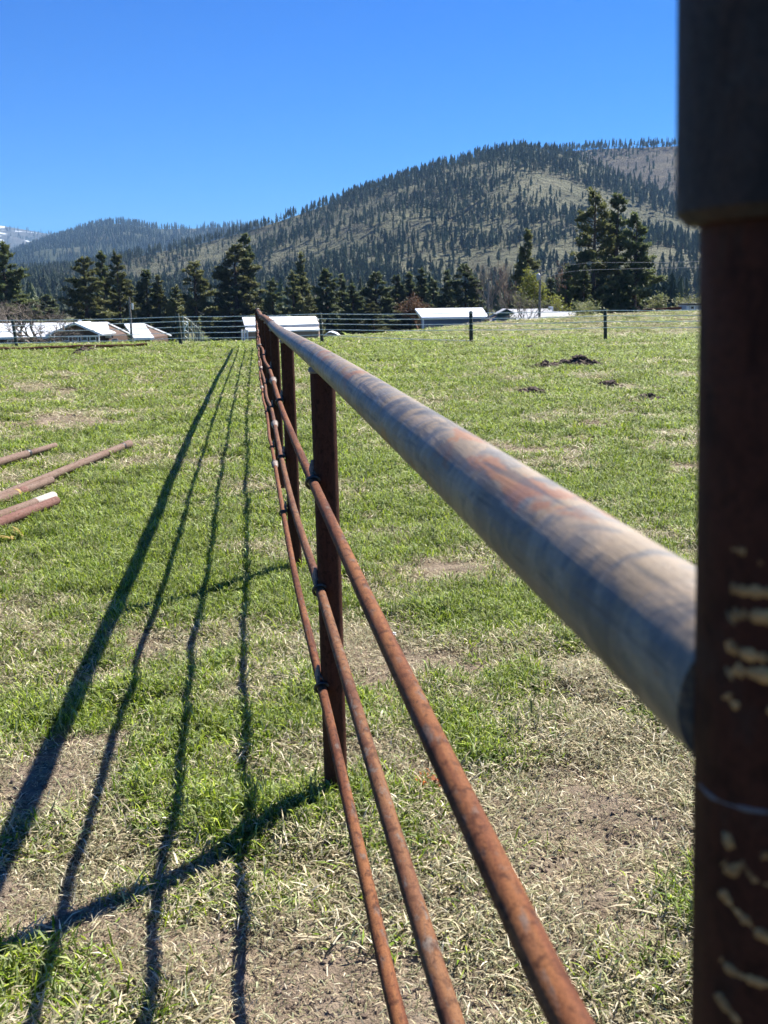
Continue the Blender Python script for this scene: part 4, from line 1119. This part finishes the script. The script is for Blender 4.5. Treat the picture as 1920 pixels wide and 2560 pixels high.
# ------------------------------------------------------------------ bare and leafing trees
def branchy(seed, H, spread, depth=5, lean=0.0, r0=.16, up=0.25, fork=3):
    r = random.Random(seed); m = MB(); tips = []
    def grow(p, d, L, rad, k):
        q = p + d * L
        mid = p + d * L * .5 + np.array([r.gauss(0, 1), r.gauss(0, 1), 0]) * L * .05
        m.tube([p, mid, q], [rad, rad * .85, rad * .68], 5 if k > 2 else 3, False)
        if k <= 1: tips.append(q)
        if k == 0: return
        for c in range(r.choice([fork - 1, fork, fork])):
            a = np.array([r.gauss(0, 1), r.gauss(0, 1), r.gauss(0, .6)]); a -= d * (a @ d); a /= np.linalg.norm(a)
            n = d + a * spread * r.uniform(.5, 1.2) + np.array([0, 0, up]); n /= np.linalg.norm(n)
            grow(p + d * L * r.uniform(.55, 1.0), n, L * r.uniform(.6, .85), rad * .6, k - 1)
    grow(np.array([0, 0, 0.]), np.array([lean, 0, 1.]) / math.hypot(lean, 1), H * .27, r0, depth)
    z_ = max(v[2] for v in m.v); k = H / z_
    V = [(a * k, b * k, c * k) for a, b, c in m.v]
    return V, m.f, [t * k for t in tips]
def leaves(tips, n, size, seed, sp):
    r = random.Random(seed); v = []; f = []
    for t in tips:
        for k in range(n):
            c = [t[i] + r.gauss(0, sp) for i in range(3)]
            a = r.uniform(0, 6.28); e = r.uniform(-1.3, 1.3); s = size * r.uniform(.6, 1.3)
            ux, uy, uz = math.cos(a) * math.cos(e) * s, math.sin(a) * math.cos(e) * s, math.sin(e) * s
            wx, wy, wz = -math.sin(a) * s * .5, math.cos(a) * s * .5, r.uniform(-.4, .4) * s
            i = len(v); v += [(c[0] - wx, c[1] - wy, c[2] - wz), (c[0] + ux * .5 + wx, c[1] + uy * .5 + wy, c[2] + uz * .5 + wz), (c[0] + ux, c[1] + uy, c[2] + uz)]
            f.append((i, i + 1, i + 2))
    return v, f
def tree(name, x, ytop, Y, seed, spread, label, twig=M_TWIG, leaf=None, depth=5, nleaf=8, size=.3, base=None, wide=1.0, up=.25, r0=.16, fork=3):
    t = at(x, ytop, Y); zb = GZ if base is None else base
    V, f, tips = branchy(seed, t[2] - zb, spread, depth, 0, r0, up, fork)
    V = [(a * wide, b * wide, c) for a, b, c in V]; tips = [np.array([q[0] * wide, q[1] * wide, q[2]]) for q in tips]
    e = empty(name, (t[0], Y, zb), label, 'tree')
    o = bpy.data.objects.new('branches' if leaf is None else 'trunk', mesh('branches', V, f, twig, True)); sc.collection.objects.link(o); o.parent = e
    if leaf is not None:
        v, f = leaves(tips, nleaf, size, seed, .32)
        o = bpy.data.objects.new('crown', mesh('crown', v, f, leaf)); sc.collection.objects.link(o); o.parent = e
tree('bare_tree', 62, 645, 120, 3, 1.15, 'spreading bare fruit tree in front of the left house', M_TWIG, None, 7, base=-6.0, wide=1.2, up=.12, r0=.3)
tree('bare_tree', 20, 640, 190, 4, .8, 'bare grey brown tree behind the left house roof', M_TWIG, None, 7, wide=1.2)
tree('bare_tree', 95, 665, 195, 5, .8, 'low bare bush behind the ridge of the left house', M_TWIG, None, 7, wide=1.4)
tree('bare_tree', 1040, 560, 230, 6, .5, 'tall pale bare tree behind the right end of the blue shed', M_TWIG, None, 7)
tree('bare_tree', 1072, 585, 215, 7, .55, 'bare grey tree right of the thin utility pole', M_TWIG, None, 7)
tree('bare_tree', 1098, 555, 235, 8, .55, 'tall bare reddish tree left of the lone pine', M_TWIGR, None, 7)
tree('bare_tree', 1118, 610, 190, 9, .6, 'low bare tree above the grey roofed house', M_TWIG, None, 7)
tree('bare_tree', 1200, 560, 240, 10, .6, 'rusty brown bare tree behind the tall utility pole', M_TWIGR, M_RUSTLEAF, 6, 2, .25)
tree('leafing_tree', 1163, 582, 165, 11, .6, 'yellow green leafing tree behind the tall utility pole', M_TWIG, M_WILLOW, 6, 5, .3, up=.45, wide=.72)
tree('leafing_tree', 1148, 622, 145, 12, .75, 'white barked thinly leafed tree in front of the grey roof', M_TWIG, M_SHRUB, 6, 1, .25)
tree('leafing_tree', 1205, 625, 170, 16, .7, 'small olive leafing tree right of the tall utility pole', M_TWIG, M_WILLOW, 5, 3, .28)
tree('rust_tree', 903, 640, 195, 13, .7, 'rust coloured budding tree left of the blue shed', M_TWIGR, M_RUSTLEAF, 6, 5, .28, wide=1.1)
tree('shrub', 1447, 636, 150, 14, .9, 'yellow green shrub above the red wall', M_TWIG, M_SHRUB, 5, 6, .3, wide=1.0)
tree('shrub', 1480, 630, 160, 15, .9, 'olive shrub behind the trailer at the far right', M_TWIG, M_SHRUB, 5, 8, .3, wide=1.6)
tree('shrub', 1265, 650, 150, 17, .9, 'low green shrub below the short dense pine', M_TWIG, M_SHRUB, 5, 8, .3, wide=1.2)
tree('shrub', 1412, 650, 160, 18, .8, 'grey bare shrub left of the red wall', M_TWIG, None, 6)

# ------------------------------------------------------------------ small things on the ground
def pebble(x, y, s, label, mat=M_PEBBLE):
    c = gnd(x, y); o = obj('pebble', clod_mesh(77, mat), label=label, cat='stone'); o.location = (c[0], c[1], float(zg(c[0], c[1])) + s * .6 + .01); o.scale = (s, s, s)
pebble(849, 1376, .012, 'small white stone on bare dirt beside the upper rod')
c = gnd(935, 1700)
bl = tuft_mesh('paint', 5, 40, .05, .015, .04, .003, .006, (0.2, .9), [(0.45, 0.13, 0.04), (0.38, 0.15, 0.07)])
o = bl; sc.collection.objects.link(o); o.name = 'orange_grass'; o.location = (c[0], c[1], float(zg(c[0], c[1])) + .012); tag(o, 'grass sprayed with orange marking paint by the second post', 'paint mark')
c = gnd(30, 1172)
lf_ = tuft_mesh('leaf', 6, 7, .09, .08, .16, .012, .022, (0.05, .4), [(0.22, 0.16, 0.05), (0.26, 0.19, 0.07)])
sc.collection.objects.link(lf_); lf_.name = 'dry_leaf_clump'; lf_.location = (c[0], c[1], float(zg(c[0], c[1])) + .04); tag(lf_, 'yellow dry leaf clump in the grass below the loose pipes', 'leaf')

# ------------------------------------------------------------------ haze in the valley air
def haze():
    m = MB(); m.box((-9000, -60, -12), (9000, 14500, 1150))
    k = NT('valley_haze')
    for nd in list(k.t.nodes):
        if nd.name != k.out.name: k.t.nodes.remove(nd)
    pv = k.n('ShaderNodeVolumePrincipled')
    pv.inputs['Color'].default_value = (0.36, 0.62, 1.0, 1)
    pv.inputs['Density'].default_value = 5.5e-5
    k.l(pv.outputs[0], k.out.inputs['Volume'])
    o = m.build('haze', k.m, None, label='thin blue haze in the valley air', cat='haze', kind='stuff')
haze()
